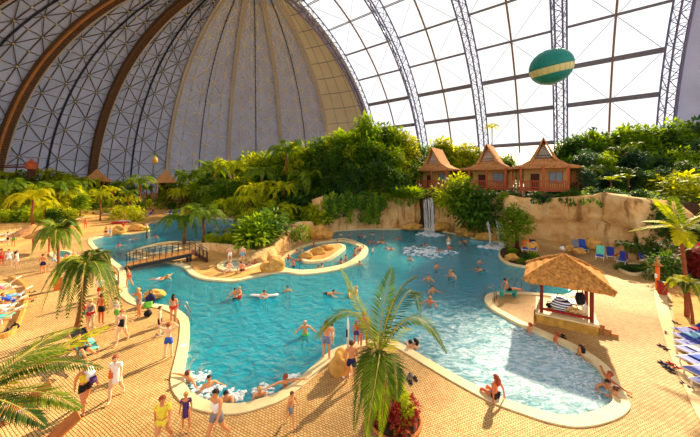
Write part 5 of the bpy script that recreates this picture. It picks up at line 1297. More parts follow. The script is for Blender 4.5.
# ------------------------------------------------------------------ detailed palms near the camera
def big_palm(name, label, base, crown, fronds, m='leaf_palm', tr=.13, L=.55, W=.05, n=46, trunkm='trunk_red', coconuts=0):
    r = empty(name, base); tag(r, label, 'palm'); b = Vector(base); c = Vector(crown)-b
    mb = MB(); N = 22; pts = []; rs = []
    for i in range(N+1):
        t = i/N; pts.append(c*t+Vector((0.10*sin(t*3)*(c.z/4), 0, 0))*(1-t)); rs.append(tr*(1.25-.45*t)*(1+.07*(i % 2)))
    mb.tube(pts, rs, 9); mb.obj('trunk', M[trunkm], r, True)
    if c.z > 2: MB().tube([c*(.86), c*.95, c+Vector((0, 0, .12))], [tr*.95, tr*1.25, tr*.6], 9).obj('crownshaft', M['leaf_palm_bright'], r, True)
    for i, f in enumerate(fronds):
        mid, tip = Vector(f[0]), Vector(f[1]); mm = f[2] if len(f) > 2 else m; k = f[3] if len(f) > 3 else 1.0
        fb = MB(); P = [c, c+mid, c+tip]; rachis(fb, P, .032*max(.6, L/.6), 1, 10)
        frondmesh(fb, P, int(n*k), L, W, .3, 0, 0, i+len(label)); fb.obj('frond', [M[mm], M['rachis']], r)
    for i in range(coconuts):
        a = i*1.3; q = MB(); q.ico(c+Vector((cos(a)*.22, sin(a)*.22, -.2)), .12, 2); q.obj('coconut', M['leaf_light'], r, True)
    return r
def auto_fronds(n, R, seed, lo=-.2, hi=1.1, ms=('leaf_palm', 'leaf_palm_dark', 'leaf_palm_bright')):
    rnd = random.Random(seed); out = []
    for k in range(n):
        a = 2*pi*k/n+rnd.uniform(-.2, .2); e = rnd.uniform(lo, hi); r = R*rnd.uniform(.85, 1.1); d = Vector((cos(a), sin(a), 0))
        mid = d*r*.5*(1-.3*max(0, e))+Vector((0, 0, r*(.26+.28*e))); tip = d*r*(.92-.3*max(0, e))+Vector((0, 0, r*(-.25+.75*e-.35*(1-e)*.5)))
        out.append((tuple(mid), tuple(tip), rnd.choice(ms)))
    return out
# centre palm in the terracotta bowl
PB = G(386, 425); CP = AT(379, 356, PB.y-.1)
def off(px, py, dy=0.0, q=None):
    Yq = CP.y+dy; p = AT(px, py, Yq); return tuple(p-CP)
cf = [
 (off(362,312,.3), off(341,268,.5), 'leaf_palm_bright'), (off(383,308,.2), off(392,268,.9), 'leaf_palm'), (off(394,300,-.2), off(417,276,-.5), 'leaf_palm_dark'),  # sun on the upper left frond is put into its brighter green
 (off(408,292,.8), off(420,316,1.6), 'leaf_palm_dark', .8), (off(352,312,-.3), off(316,338,-.8), 'leaf_palm'), (off(412,318,-.3), off(446,352,-.9), 'leaf_palm'),
 (off(372,330,1.2), off(352,322,2.4), 'leaf_palm', .7), (off(396,330,1.4), off(412,330,2.6), 'leaf_palm_bright', .7),
 (off(366,362,-.7), off(354,430,-1.2), 'leaf_palm_dark'), (off(372,366,-1.1), off(368,442,-1.7), 'leaf_palm'), (off(385,366,-1.0), off(380,440,-1.5), 'leaf_palm'),
 (off(392,360,-.8), off(397,400,-1.3), 'leaf_palm_dark'), (off(372,352,-.6), off(362,396,-1.0), 'leaf_palm_dark'), (off(386,340,.9), off(372,330,2.0), 'leaf_palm_bright', .7),
 (off(378,366,-1.3), off(366,437,-2.0), 'leaf_palm')]
big_palm('coconut_palm', 'large green palm in the middle foreground growing from the terracotta bowl', (PB.x, PB.y, .18), CP, cf, 'leaf_palm', .12, .60, .042, 50)
bp_ = empty('planter_bowl', G(395, 424)); tag(bp_, 'wide terracotta planter bowl under the middle foreground palm', 'planter')
b = MB(); b.lathe([(.62, 0), (.80, .05), (.84, .15), (.92, .16), (.93, .24), (.84, .25), (.82, .17), (0, .17)], 28); b.obj('bowl', M['terracotta'], bp_, True)
MB().lathe([(.82, .19), (0, .22)], 20).obj('soil', M['soil'], bp_)
for i in range(9):
    a = i*.72+.3; rr = .5 if i else 0; k = i % 3
    p = G(395, 424)+Vector((cos(a)*rr, sin(a)*rr, .19)); mb = crown_broad(200+i, 300, .17, 6, .36, .12, .95 if i % 2 else .7, 0)
    o = mb.obj('croton', M[('leaf_red', 'leaf_light', 'leaf_red')[k]]); o.location = p
    tag(o, 'dark red leaved croton in the terracotta bowl' if k != 1 else 'yellow green croton in the terracotta bowl', 'plant', 'red crotons in the bowl' if k != 1 else 'yellow green crotons in the bowl')
# left palms
b1 = G(75, 334); big_palm('coconut_palm', 'palm with hanging dark fronds and reddish trunk above the deckchair', b1, AT(87, 267, b1.y), auto_fronds(21, 1.95, 4, -1.1, 1.15, ('leaf_palm', 'leaf_palm_dark', 'leaf_palm_dark', 'leaf_palm_bright')), 'leaf_palm', .10, .55, .075, 32, coconuts=5)
b2 = G(57.5, 290); big_palm('coconut_palm', 'slender palm standing in the square terracotta pot', (b2.x, b2.y, .5), AT(58, 232, b2.y), auto_fronds(17, 1.75, 6, -.7, 1.1, ('leaf_palm', 'leaf_palm_dark', 'leaf_palm')), 'leaf_palm', .09, .66, .09, 30)
pt = empty('terracotta_pot', b2); tag(pt, 'square terracotta pot of the slender left palm', 'planter')
b = MB(); R0 = .34; b.lathe([(R0*.85, 0), (R0, .75), (R0*1.12, .76), (R0*1.12, .86), (R0*.95, .86), (R0*.9, .72), (0, .72)], 4); b.obj('pot', M['terracotta'], pt); MB().lathe([(R0*.85, .74), (0, .76)], 4).obj('soil', M['soil'], pt)
c3 = AT(-26, 404, 8.2); big_palm('coconut_palm', 'palm at the lower left corner with long fronds reaching over the paving', (c3.x, c3.y, 0), c3,
  [((1.05, .55, .75), (3.0, .7, .55), 'leaf_palm_dark'), ((.9, 1.3, .7), (1.6, 2.6, .9), 'leaf_palm_bright'), ((1.25, -.35, .35), (2.6, -.55, -.15), 'leaf_palm_dark'), ((.75, .4, .95), (1.75, .8, 1.05), 'leaf_palm'), ((1.0, -.9, .3), (1.9, -1.3, -.4), 'leaf_palm'), ((1.4, .1, .3), (2.9, .1, -.2), 'leaf_palm'), ((.2, 1.3, .8), (.5, 2.5, .9), 'leaf_palm'), ((-.8, .4, .7), (-1.8, .6, .5), 'leaf_palm'), ((-.6, -.8, .5), (-1.2, -1.6, .1), 'leaf_palm')], 'leaf_palm', .14, .72, .05, 46)
# right palms
b4 = G(687, 317); big_palm('coconut_palm', 'tall palm with bright fronds and red brown trunk at the right edge', b4, AT(681, 230, b4.y),
  [((-1.1, -.1, .55), (-2.6, -.2, .55), 'leaf_palm_bright'), ((-.9, .5, .2), (-2.2, 1.0, -.25), 'leaf_palm_bright'), ((-.5, .2, 1.0), (-1.3, .3, 1.9), 'leaf_palm_bright'), ((.2, .5, 1.1), (.5, .9, 2.0), 'leaf_palm'), ((.8, -.2, .8), (1.9, -.4, 1.0), 'leaf_palm_bright'), ((1.0, .2, .35), (2.3, .3, -.1), 'leaf_palm'), ((-.6, -.5, .0), (-1.4, -1.0, -.7), 'leaf_palm_bright'), ((.5, -.7, .2), (1.2, -1.5, -.4), 'leaf_palm'), ((-.2, .9, .2), (-.5, 1.9, -.4), 'leaf_palm_dark'), ((-.1, -.4, -.1), (-.35, -.7, -.9), 'leaf_palm_bright')], 'leaf_palm_bright', .10, .62, .11, 26)
b5 = G(693, 324); big_palm('coconut_palm', 'low palm with arching fronds at the foot of the tall right palm', b5, AT(688, 287, b5.y), auto_fronds(10, 1.3, 9, -.3, .5), 'leaf_palm', .06, .42, .06, 24)
# ------------------------------------------------------------------ loungers
def make_lounger(m, back=38, frame='white'):
    r = empty('sun_lounger'); b = MB()
    for s in (-1, 1): b.box((s*.31, .35, .3), (.05, 1.35, .05))
    b.box((0, .98, .3), (.62, .05, .05)); b.box((0, -.3, .3), (.62, .05, .05)); b.obj('frame', M[frame], r)
    sg = MB(); n = 8
    vs = [Vector((x, -.32+1.32*i/n, .335+.012*sin(i*2))) for i in range(n+1) for x in (-.3, .3)]
    lo_ = [v-Vector((0, 0, .05)) for v in vs]; k = len(vs)
    fs = [(2*i, 2*i+1, 2*i+3, 2*i+2) for i in range(n)]+[(k+2*i+1, k+2*i, k+2*i+2, k+2*i+3) for i in range(n)]+[(2*i, 2*i+2, k+2*i+2, k+2*i) for i in range(n)]+[(2*i+3, 2*i+1, k+2*i+1, k+2*i+3) for i in range(n)]+[(0, k, k+1, 1), (2*n, 2*n+1, k+2*n+1, k+2*n)]
    sg.add(vs+lo_, fs); sg.obj('seat', m, r)
    a = radians(back); R = Matrix.Rotation(-a, 3, 'X')
    bk = MB(); bk.box(Vector((0, -.33, .34))+R @ Vector((0, -.36, 0)), (.6, .74, .06), R); bk.obj('backrest', m, r)
    for sx in (-1, 1):
        for y in (-.25, .9): MB().box((sx*.29, y, .14), (.05, .05, .28)).obj('leg', M[frame], r)
    return r
LP = {}
def lounger(p, rz, kind, label, group=None, back=38):
    key = (kind, back)
    if key not in LP:
        LP[key] = make_lounger(M[kind], back); o = LP[key]; o.location = p; o.rotation_euler = (0, 0, rz)
    else: o = copy_tree(LP[key], p, rz)
    for k in ('group',):
        if k in o: del o[k]
    return tag(o, label, 'lounger', group)
def towel(p, rz, m, label, d=(.5, .9, .04), pitch=0.0, seed=0):
    mb = MB(); nx, ny = 6, 9; vs = []
    for j in range(ny+1):
        for i in range(nx+1):
            x, y = (i/nx-.5)*d[0], (j/ny-.5)*d[1]; z = d[2]*.6+.02*noise.noise(Vector((x*5, y*5, seed)))
            if abs(i/nx-.5) > .45: z -= .03
            vs.append(Vector((x, y, z)))
    k = len(vs); vs += [v-Vector((0, 0, d[2])) for v in vs]
    fs = [(j*(nx+1)+i, j*(nx+1)+i+1, (j+1)*(nx+1)+i+1, (j+1)*(nx+1)+i) for j in range(ny) for i in range(nx)]
    fs += [tuple(k+q for q in f[::-1]) for f in fs]
    ed = [i for i in range(nx+1)]+[j*(nx+1)+nx for j in range(1, ny+1)]+[ny*(nx+1)+i for i in range(nx-1, -1, -1)]+[j*(nx+1) for j in range(ny-1, 0, -1)]
    fs += [(ed[i-1], k+ed[i-1], k+ed[i], ed[i]) for i in range(len(ed))]
    mb.add(vs, fs); o = mb.obj('towel', M[m] if isinstance(m, str) else m, None, True); o.location = p; o.rotation_euler = (pitch, 0, rz); return tag(o, label, 'towel')
R5 = radians(-90+4)      # feet toward the path, backs toward the edge of the picture
right = [(676,331,'red','topmost blue lounger at the right edge, under the red towel'),(676.5,336.8,'lightblue','second blue lounger from the top at the right edge, with a light blue towel'),(678,343.6,None,'third blue lounger from the top at the right edge, bare'),(679,350,'cloth_white','fourth blue lounger from the top at the right edge, with a white towel'),(682.5,360,'blue','fifth blue lounger from the top at the right edge, with a blue and white towel'),(687,371.5,None,'sixth blue lounger from the top at the right edge, bare'),(695,383.5,None,'lowest blue lounger at the right edge')]
for i, (px, py, tw_, lb) in enumerate(right):
    f = G(px, py, .33); d = Vector((cos(radians(4)), sin(radians(4)), 0)); p = f+d*1.15; p.z = .03
    rz = radians(94)
    lounger(p, rz, 'lounger_blue', lb, None, 30)
    if tw_: towel(p+d*(-.15 if i != 0 else .3)+Vector((0, 0, .365)), rz, tw_, {'red': 'red towel on the topmost lounger at the right edge', 'lightblue': 'light blue towel on the second lounger at the right edge', 'cloth_white': 'white towel on the fourth lounger at the right edge', 'blue': 'bright blue towel on the fifth lounger at the right edge'}[tw_], (.55, .8, .03), 0, i)
# loungers on the ledge
ledge = [(525.5,250.5,.0,'lounger_blue','blue lounger with an orange towel on the ledge, leftmost by the rock wall','orange',-.2),(533,251,.0,'lounger_blue','blue lounger with a dark towel next to the orange towel lounger','navy',-.1),(576,251,.0,'lounger_blue','blue lounger with a grey towel in the middle of the ledge','grey',-.15),(583,250.5,.1,'lounger_blue','blue lounger with a dark blue towel beside the grey towel one','blue',-.1),(600,258,.1,'lounger_blue','blue lounger with a mint towel on the ledge','mint',-.35),(610.5,257.5,.0,'lounger_blue','bare blue lounger right of the mint towel one',None,-.3),(623,262.5,-.1,'lounger_blue','blue lounger left of the round planter',None,-.5),(648,264,0,'lounger_blue','blue lounger behind the orange post',None,.9),(654,262,0,'lounger_blue','blue lounger tilted up in the thicket behind the orange post',None,1.2),(671,272.5,0,'lounger_blue','blue lounger in the thicket left of the right palm trunk',None,1.0),(693,277,0,'lounger_blue','blue lounger in the thicket right of the right palm trunk',None,1.0)]
for i, (px, py, q, kd, lb, tw_, rr) in enumerate(ledge):
    zz = .42 if i < 7 else .0
    p = G(px, py, zz); p.z = zz; yaw = -YAW*.6+rr+pi
    lounger(p, yaw, kd, lb, None, 58)
    if tw_:
        R = Matrix.Rotation(yaw, 3, 'Z'); pc = p+R @ Vector((0, -.53, .72)); 
        towel(pc, yaw, tw_, '%s towel over the backrest on the ledge' % {'orange': 'orange', 'navy': 'dark navy', 'grey': 'light grey', 'blue': 'dark blue', 'mint': 'mint green'}[tw_], (.66, 1.0, .05), -radians(58), i)
bag(G(563, 250.5, .42), (.6, .5, .5), M['cloth_white'], 'white bag between the ledge loungers', 11)
bag(G(587, 251.5, .42), (.4, .4, .4), M['black'], 'black bag on the ledge under the dark blue towel', 12)
towel(G(615, 255, .84), .4, 'orange', 'orange red towel draped near the round planter', (.8, .7, .05), -.7, 3)
# white loungers far left, blue ones on the lagoon beach
for i, (px, py) in enumerate(((-3,238.5),(3,237),(8.5,236),(14.5,235),(20,234),(26,233.2),(31.5,232.4),(37,231.6),(42,231))):
    p = G(px, py); p.z = .03
    lounger(p, 2.4, 'lounger_white', 'white lounger with its back raised in the row at the far left beach', 'white loungers on the far left beach', 62)
for i, (px, py) in enumerate(((1,243),(7,241.5),(13.5,240.5))):
    p = G(px, py); p.z = .03; lounger(p, 2.4, 'lounger_white', 'white lounger in the front row at the far left, before the two standing bathers', 'white loungers in the front row', 30)
for i, (px, py) in enumerate(((149,216.5),(169,214.5),(173,214.3),(177,214))):
    p = G(px, py); p.z = .03; lounger(p, 3.0, 'lounger_blue', 'blue lounger on the lagoon beach before the pavilion', 'blue loungers before the pavilion', 58)
for i, (px, py) in enumerate(((195,213.5),(203,213),(209,212.7))):
    p = G(px, py); p.z = .03; lounger(p, 3.2, 'lounger_blue', 'blue lounger on the lagoon beach left of the beige board', 'blue loungers left of the beige board', 58)
for i, (px, py) in enumerate(((102,214),(108,214.5),(72,221),(78,220))):
    p = G(px, py); p.z = .03; lounger(p, 2.8, 'lounger_white', 'pale lounger under the trees of the far beach' , 'pale loungers under the far trees', 30)
towel(G(120,222.5,.2), .3, 'red', 'red mat on the far beach', (2.4, 1.2, .25), 0, 1); towel(G(126,221,.25), .3, 'cloth_white', 'white sheet beside the red mat on the far beach', (2.2, 1.2, .2), 0, 2)
bd = empty('notice_board', G(224.5, 213)); tag(bd, 'beige board on two posts on the lagoon beach', 'board')
b = MB().box((0, 0, 1.6), (2.4, .15, 2.6)); b.obj('panel', M['plaster'], bd)
for s in (-1, 1): MB().box((s*1.1, .1, .5), (.14, .14, 1.0)).obj('post', M['wood_dark'], bd)
# ------------------------------------------------------------------ curved enclosure at the left edge
enc = [(9,279),(15,280.5),(21,284),(25.5,289),(27.2,295),(26,303),(22.5,315),(17,328),(10,336),(-6,341)]
ep = [G(*p) for p in enc]; 
# smooth open path
def open_smooth(pts, n=5):
    q = [pts[0]]+pts+[pts[-1]]; out = []
    for i in range(1, len(q)-2):
        for k in range(n):
            t = k/n; p0, p1, p2, p3 = q[i-1:i+3]; out.append(.5*((2*p1)+(p2-p0)*t+(2*p0-5*p1+4*p2-p3)*t*t+(3*p1-p0-3*p2+p3)*t**3))
    return out+[pts[-1]]
ep = open_smooth(ep); b = MB(); vs = []; fs = []
for i, p in enumerate(ep):
    d = (ep[min(i+1, len(ep)-1)]-ep[max(0, i-1)]); d.z = 0; d.normalize(); nn = Vector((d.y, -d.x, 0))*.07
    vs += [p+nn, p-nn, p-nn+Vector((0, 0, .28)), p+nn+Vector((0, 0, .28))]
for i in range(len(ep)-1):
    for k in range(4): fs.append((4*i+k, 4*i+(k+1) % 4, 4*i+4+(k+1) % 4, 4*i+4+k))
b.add(vs, fs); o = b.obj('curved_low_wall', M['boulder']); tag(o, 'curved low tan wall around the loungers at the left edge', 'low wall')
patch('floor_terrace', [(9,279.5),(15,281),(21,284.5),(25,289),(26.5,295),(25.5,303),(22,315),(16,328),(9,335.5),(-20,345),(-60,330),(-40,285)], .04, M['sand'], 'sandy terrace inside the curved low wall', 'terrace')
lounge = [(3,289,'lounger_white','white lounger at the back of the curved terrace',2.0,None,None),(13,300,'lounger_white','white lounger with a light blue towel on the curved terrace',1.9,'lightblue','light blue towel on the curved terrace'),(5,311,'lounger_white','white lounger with a white towel on the curved terrace',1.9,'cloth_white','white towel on the curved terrace'),(1,322,'lounger_white','white lounger nearest the lower end of the curved wall',1.8,'mint','mint towel at the lower end of the curved terrace'),(-4,300,'lounger_white','white lounger with a yellow towel at the left edge',1.9,'yellow','yellow towel at the left edge of the terrace')]
for px, py, kd, lb, rz, tw_, tl in lounge:
    p = G(px, py, .04); p.z = .04; lounger(p, rz, kd, lb, None, 38)
    if tw_: towel(p+Vector((0, 0, .37)), rz, tw_, tl, (.6, 1.0, .03), 0, px)
towel(G(0, 316, .06), .4, 'purple', 'purple towel on the terrace floor at the left edge', (.9, .5, .03), 0, 4)
bag(G(15,330,.0), (.45, .35, .35), M['black'], 'black bag at the lower end of the curved wall', 21); bag(G(8,334,.04), (.5, .35, .25), M['navy'], 'dark bag just inside the lower end of the curved wall', 22)
def sandals(px, py, m, label, rz=0.3, k=1.0):
    r = empty('flip_flops', G(px, py), rz); r.scale = (k,)*3; tag(r, label, 'sandals')
    for s in (-1, 1):
        b = MB(); b.ico((s*.1, s*.05, .025), .13, 2, (.42, 1, .18)); q = b.obj('sole', m, r, True)
        MB().tube([(s*.1-.05, s*.05, .04), (s*.1, s*.05+.06, .09), (s*.1+.05, s*.05, .04)], .012, 5).obj('strap', M['black'], q)
sandals(31.5, 292.5, M['navy'], 'dark sandals on the sand right of the curved wall', .2, 1.28); sandals(29.5, 302, M['black'], 'second pair of dark sandals by the curved wall', .4, 1.28)
sandals(666.5, 334, M['grey'], 'grey sandals on the smooth path', .3, 1.20); sandals(664, 348, M['dark_purple'], 'dark sandals at the edge of the smooth path', 1, 1.36); sandals(665, 366, M['navy'], 'navy sandals beside the red ones on the path', .7, 1.52); sandals(674.5, 366.5, M['red'], 'red sandals on the smooth path', 1.0, 1.52); sandals(671, 371, M['black'], 'black sandals below the red ones', .4, 1.20); sandals(687, 386, M['grey'], 'grey flip flops at the lower end of the path', .9, 1.20); sandals(676, 323.5, M['black'], 'black sandals at the head of the lounger row', .9, 1.28)
sandals(563, 336.8, M['black'], 'black sandals on the edge behind the bathers', .6, 1.3); sandals(670, 279.5, M['black'], 'black shoes near the red bin', .3, 1.44); sandals(410, 378, M['grey'], 'grey sandals right of the terracotta bowl', .6, 1.4); sandals(413, 381, M['black'], 'dark sandals in front of the grey ones by the bowl', .2, 1.4); sandals(346, 375.5, M['cloth_white'], 'white shoes at the foot of the tall boulder', .2, 1.20)
sandals(159.5, 335.5, M['grey'], 'grey sandals behind the boy in blue shorts', .2, 1.3)
bag(G(151, 304.5), (.75, .5, .75), M['navy'], 'dark backpack standing on the left pool rim', 31); bag(G(148, 316.5), (.5, .4, .4), M['black'], 'black bag lying on the paving beside the ochre rock', 32)
towel(G(148, 305, .3), .6, 'green', 'green towel tucked behind the dark backpack', (.5, .4, .05), .9, 2)
# deckchair with towel
dk = empty('deck_chair', G(83, 352), radians(240)); tag(dk, 'wooden deckchair with a turquoise towel under the left palm', 'deckchair')
b = MB()
for s in (-1, 1): b.bar((s*.34, -.75, .95), (s*.34, .65, .12), .05); b.bar((s*.30, .7, .55), (s*.30, -.5, .03), .05)
b.obj('frame', M['wood_tan'], dk)
b = MB(); n = 10; vs = []
for i in range(n+1):
    t = i/n; y = -.7+1.35*t; z = .92-.62*t-.16*sin(pi*t)
    vs += [(-.3, y, z), (.3, y, z), (.3, y, z-.03), (-.3, y, z-.03)]
b.add(vs, [(4*i+k, 4*i+(k+1) % 4, 4*i+4+(k+1) % 4, 4*i+4+k) for i in range(n) for k in range(4)]+[(0, 1, 2, 3), (4*n+3, 4*n+2, 4*n+1, 4*n)]); b.obj('sling', M['black'], dk)
towel(G(83, 352)+Vector((.87*.42, -.5*.42, .43)), radians(240), 'mint', 'turquoise patterned towel on the wooden deckchair', (.7, .8, .05), radians(-20), 6)
bag(G(76, 349), (.45, .4, .55), M['purple'], 'purple bag hanging behind the wooden deckchair', 33)
# wooden seat in the lower left corner
for px, py, lb in ((12, 418, 'wooden lounger under the lower left palm fronds'), (36, 458, 'wooden lounger at the bottom edge under the palm fronds')):
    f = G(px, py); o = lounger(f, 2.5, 'terracotta', lb, None, 30)
# thatched parasols
def parasol(px, py, Rr, hz_, label, m='thatch', nr=5):
    r = empty('thatched_parasol', G(px, py)); tag(r, label, 'parasol'); MB().tube([(0, 0, 0), (0, 0, hz_)], .09, 7).obj('pole', M['wood_red'], r)
    b = MB(); n = 20; rnd = random.Random(int(px)); vs = []
    for j in range(nr+1):
        t = j/nr
        for i in range(n): 
            rr = Rr*(1-t)*rnd.uniform(.95, 1.05)+.02; vs.append((rr*cos(2*pi*i/n), rr*sin(2*pi*i/n), hz_-.55+1.15*t**.9+rnd.uniform(-.05, .02)*(1-t)))
    b.add(vs, [(j*n+i, j*n+(i+1) % n, (j+1)*n+(i+1) % n, (j+1)*n+i) for j in range(nr) for i in range(n)])
    b.add([(0, 0, hz_)]+[(Rr*.98*cos(2*pi*i/n), Rr*.98*sin(2*pi*i/n), hz_-.6) for i in range(n)], [(0, 1+(i+1) % n, 1+i) for i in range(n)])
    b.obj('thatch_cap', M[m], r); return r
parasol(33, 250, 2.0, 2.5, 'thatched parasol left of the slender potted palm', 'thatch_red'); parasol(49, 252, 2.0, 2.5, 'thatched parasol just behind the slender potted palm')
parasol(46, 300, .01+.02, .05, '', 'thatch') if False else None
# orange post with lamp, bin
r = empty('signal_post', G(657.5, 290)); tag(r, 'orange post with a small thatched cap at the path', 'post'); MB().tube([(0, 0, 0), (0, 0, 1.9)], .13, 10).obj('shaft', M['orange_paint'], r, True)
MB().lathe([(.3, 1.88), (.2, 2.0), (.05, 2.2), (.05, 2.4), (0.09, 2.45), (0, 2.5)], 10).obj('cap', M['thatch'], r)
MB().box((-.17, -.05, 1.1), (.1, .12, .3)).obj('tap_box', M['white'], r)
r = empty('litter_bin', G(662.5, 294.5)); tag(r, 'dark red litter bin beside the orange post', 'bin'); MB().lathe([(.25, 0), (.27, .85), (.3, .86), (.3, .92), (.24, .92), (.23, .2), (0, .2)], 14).obj('bin_body', M['red_paint'], r); MB().lathe([(.295, .93), (.24, .93), (.24, .9), (.295, .9)], 14).obj('rim', M['grey'], r)
# round planter ring
pr = [G(*p) for p in [(617,268),(621,272),(629,275),(639,276),(647,274),(650,271),(644,267),(634,265),(623,265.5)]]
b = MB(); l = smooth_closed(pr, 5); ringstrip(b, offset(l, -.25), l, 0, .22); o = b.obj('planter_ring', M['coping']); tag(o, 'low round stone planter ring right of the shelter', 'planter')
b = MB(); prism(b, offset(l, -.22), 0, .14); o = b.obj('planter_soil', M['soil']); tag(o, 'dark soil in the round planter', 'soil', None, 'stuff')
# planter peninsula by the right waterfall
pl = smooth_closed([G(*p) for p in [(502,250),(501,256),(508,261.5),(522,265),(536,266),(540,258),(530,252),(515,248)]], 5)
b = MB(); prism(b, pl, 0, .16); o = b.obj('planter_soil', M['soil']); tag(o, 'dark soil of the planter by the right waterfall', 'soil', None, 'stuff')
# hand rails in the pool
def handrail(px, py, rz, label, z=.03):
    r = empty('hand_rail', G(px, py), rz); tag(r, label, 'hand rail')
    for s in (-1, 1): MB().tube([(s*.28, -.25, z), (s*.28, -.22, .85), (s*.28, .0, .98), (s*.28, .3, .85), (s*.28, .55, .2), (s*.28, .6, -.7)], .03, 7).obj('rail', M['metal'], r, True)
handrail(180, 318.5, -1.2, 'steel hand rail at the left pool rim beside the woman in a red bikini'); handrail(491.5, 299.5, .9, 'steel hand rail at the tip of the shelter deck'); handrail(516, 291, .1, 'steel hand rail behind the shelter deck')
sp = empty('shower_pole', G(348, 351)); tag(sp, 'white shower pole on the rim by the tall boulder', 'shower'); MB().tube([(0, 0, 0), (0, 0, 1.3), (0, 0, 1.75)], [.06, .055, .01], 8).obj('pole', M['white'], sp, True); MB().box((-.06, -.05, .9), (.08, .08, .35)).obj('control_box', M['navy'], sp)
pb = G(508, 290.5, .44); cb = empty('low_bench', (pb.x, pb.y, 0)); tag(cb, 'low teal bench on the shelter deck near the water', 'bench'); MB().box((0, 0, .4), (1.1, .5, .08)).obj('seat', M['teal'], cb); 
for s in (-1, 1): MB().box((s*.45, 0, .18), (.08, .45, .36)).obj('leg', M['teal'], cb)
o = MB().box((0, 0, 0), (.3, .22, .012)).obj('depth_marker', M['white']); o.location = G(184, 346.5)+Vector((-.02, 0, .06)); o.rotation_euler = (0, 0, 1.6); tag(o, 'small white depth marker with blue marks on the left rim', 'sign')
b = MB(); b.box((-.05, 0, .009), (.03, .14, .006)); b.box((.04, .05, .009), (.1, .025, .006)); b.box((.04, -.05, .009), (.1, .025, .006)); b.obj('blue_mark', M['blue'], o)
# ------------------------------------------------------------------ foot bridge
A = G(124.5, 270); B = G(191.5, 262); za, zb = .32, .95
bd = (B-A).normalized(); sn = Vector((-bd.y, bd.x, 0)); br = empty('foot_bridge', (0, 0, 0)); tag(br, 'wooden foot bridge with dark railings over the lagoon', 'bridge')
A2 = A+Vector((0, 0, za)); B2 = B+Vector((0, 0, zb)); wdt = 1.7
def q4(mb, a, b_, w0, w1, z0, z1):
    vs = []
    for p in (a, b_):
        for s, z in ((w0, z0), (w1, z0), (w1, z1), (w0, z1)): vs.append(p+sn*s+Vector((0, 0, z)))
    mb.add(vs, [(0, 1, 2, 3), (7, 6, 5, 4), (0, 4, 5, 1), (1, 5, 6, 2), (2, 6, 7, 3), (3, 7, 4, 0)])
b = MB(); N = 40
for i in range(N):
    a = A2.lerp(B2, i/N); c = A2.lerp(B2, (i+.88)/N); q4(b, a, c, 0, wdt, -.06, 0)
b.obj('deck', M['wood_tan'], br)
for s in (0, wdt):
    b = MB(); q4(b, A2, B2, s-.07, s+.07, -.36, -.06); b.obj('beam', M['dark_metal'], br)
Lb = (B-A).length; ddx = Vector((sin(.9), -cos(.9)+.6, 0)); S2 = B2+Vector((.9, .05, -.0)); 
stairs_dir = Vector((.97, -.22, 0)).normalized(); C2 = B2+stairs_dir*1.9-Vector((0, 0, .85))
for s in (0.04, wdt-.04):
    rl = MB()
    for i in range(11):
        p = A2.lerp(B2, (i+.3)/10.6)+sn*s; rl.bar(p, p+Vector((0, 0, 1.05)), .05)
    for h in (1.05, .55): rl.bar(A2+sn*s+Vector((0, 0, h)), B2+sn*s+Vector((0, 0, h)), .04)
    rl.obj('railing', M['dark_metal'], br)
    for i in range(1): 
        r2 = MB()
        for i in range(4):
            p = B2.lerp(C2, (i+1)/4)+sn*s; r2.bar(p, p+Vector((0, 0, 1.0)), .05)
        r2.bar(B2+sn*s+Vector((0, 0, 1.05)), C2+sn*s+Vector((0, 0, 1.0)), .04); r2.obj('stair_railing', M['dark_metal'], br)
for i in range(5):
    b = MB(); p = B2.lerp(C2, (i+.5)/5); q4(b, p-stairs_dir*.2, p+stairs_dir*.2, 0, wdt, -.08, 0); b.obj('step', M['wood_dark'], br)
for s in (.1, wdt-.1):
    for k in (.93, .985):
        p = A2.lerp(B2, k)+sn*s; b = MB(); b.bar(Vector((p.x, p.y, -.4)), p-Vector((0, 0, .1)), .16); b.obj('support_post', M['dark_metal'], br)
p = A2.lerp(B2, .03)+sn*.1; b = MB(); b.bar(Vector((p.x, p.y, -.4)), p, .16); b.obj('support_post', M['dark_metal'], br)
# ------------------------------------------------------------------ balloon
bl = empty('balloon', AT(551, 67, 84)); tag(bl, 'large teal balloon with a yellow band hanging before the glass', 'balloon'); bl.rotation_euler = (radians(8), radians(-12), 0)
Rb = 19*84/F; pr_ = []
for i in range(25):
    a = -pi/2+pi*i/24; k = 1 if sin(a) > -.2 else 1-.06*(-.2-sin(a)); pr_.append((Rb*cos(a)*k+.0001, Rb*.9*sin(a)))
band = lambda z: -.42*Rb < z < -.02*Rb
def latheband(lo_, hi_):
    out = []
    for i in range(13):
        z = lo_+(hi_-lo_)*i/12; zz = max(-.9999, min(.9999, z/(Rb*.9))); out.append((Rb*sqrt(1-zz*zz)+.001, z))
    return out
MB().lathe(latheband(-.02*Rb, .8999*Rb), 40).obj('upper_envelope', M['balloon_teal'], bl, True)
MB().lathe(latheband(-.36*Rb, -.02*Rb), 40).obj('yellow_band', M['balloon_band'], bl, True)
MB().lathe(latheband(-.8999*Rb, -.36*Rb), 40).obj('lower_envelope', M['balloon_teal'], bl, True)
b = MB()
for i in range(24):
    a = 2*pi*i/24; b.tube([(Rb*1.003*sqrt(1-t*t)*cos(a), Rb*1.003*sqrt(1-t*t)*sin(a), Rb*.9*1.003*t) for t in [-.99+1.98*j/16 for j in range(17)]], .035, 4)
b.obj('net_cord', M['teal'], bl)
MB().lathe([(.0, -Rb*.95), (.35, -Rb*.93), (.5, -Rb*.86), (.3, -Rb*.85)], 10).obj('mouth', M['white'], bl)
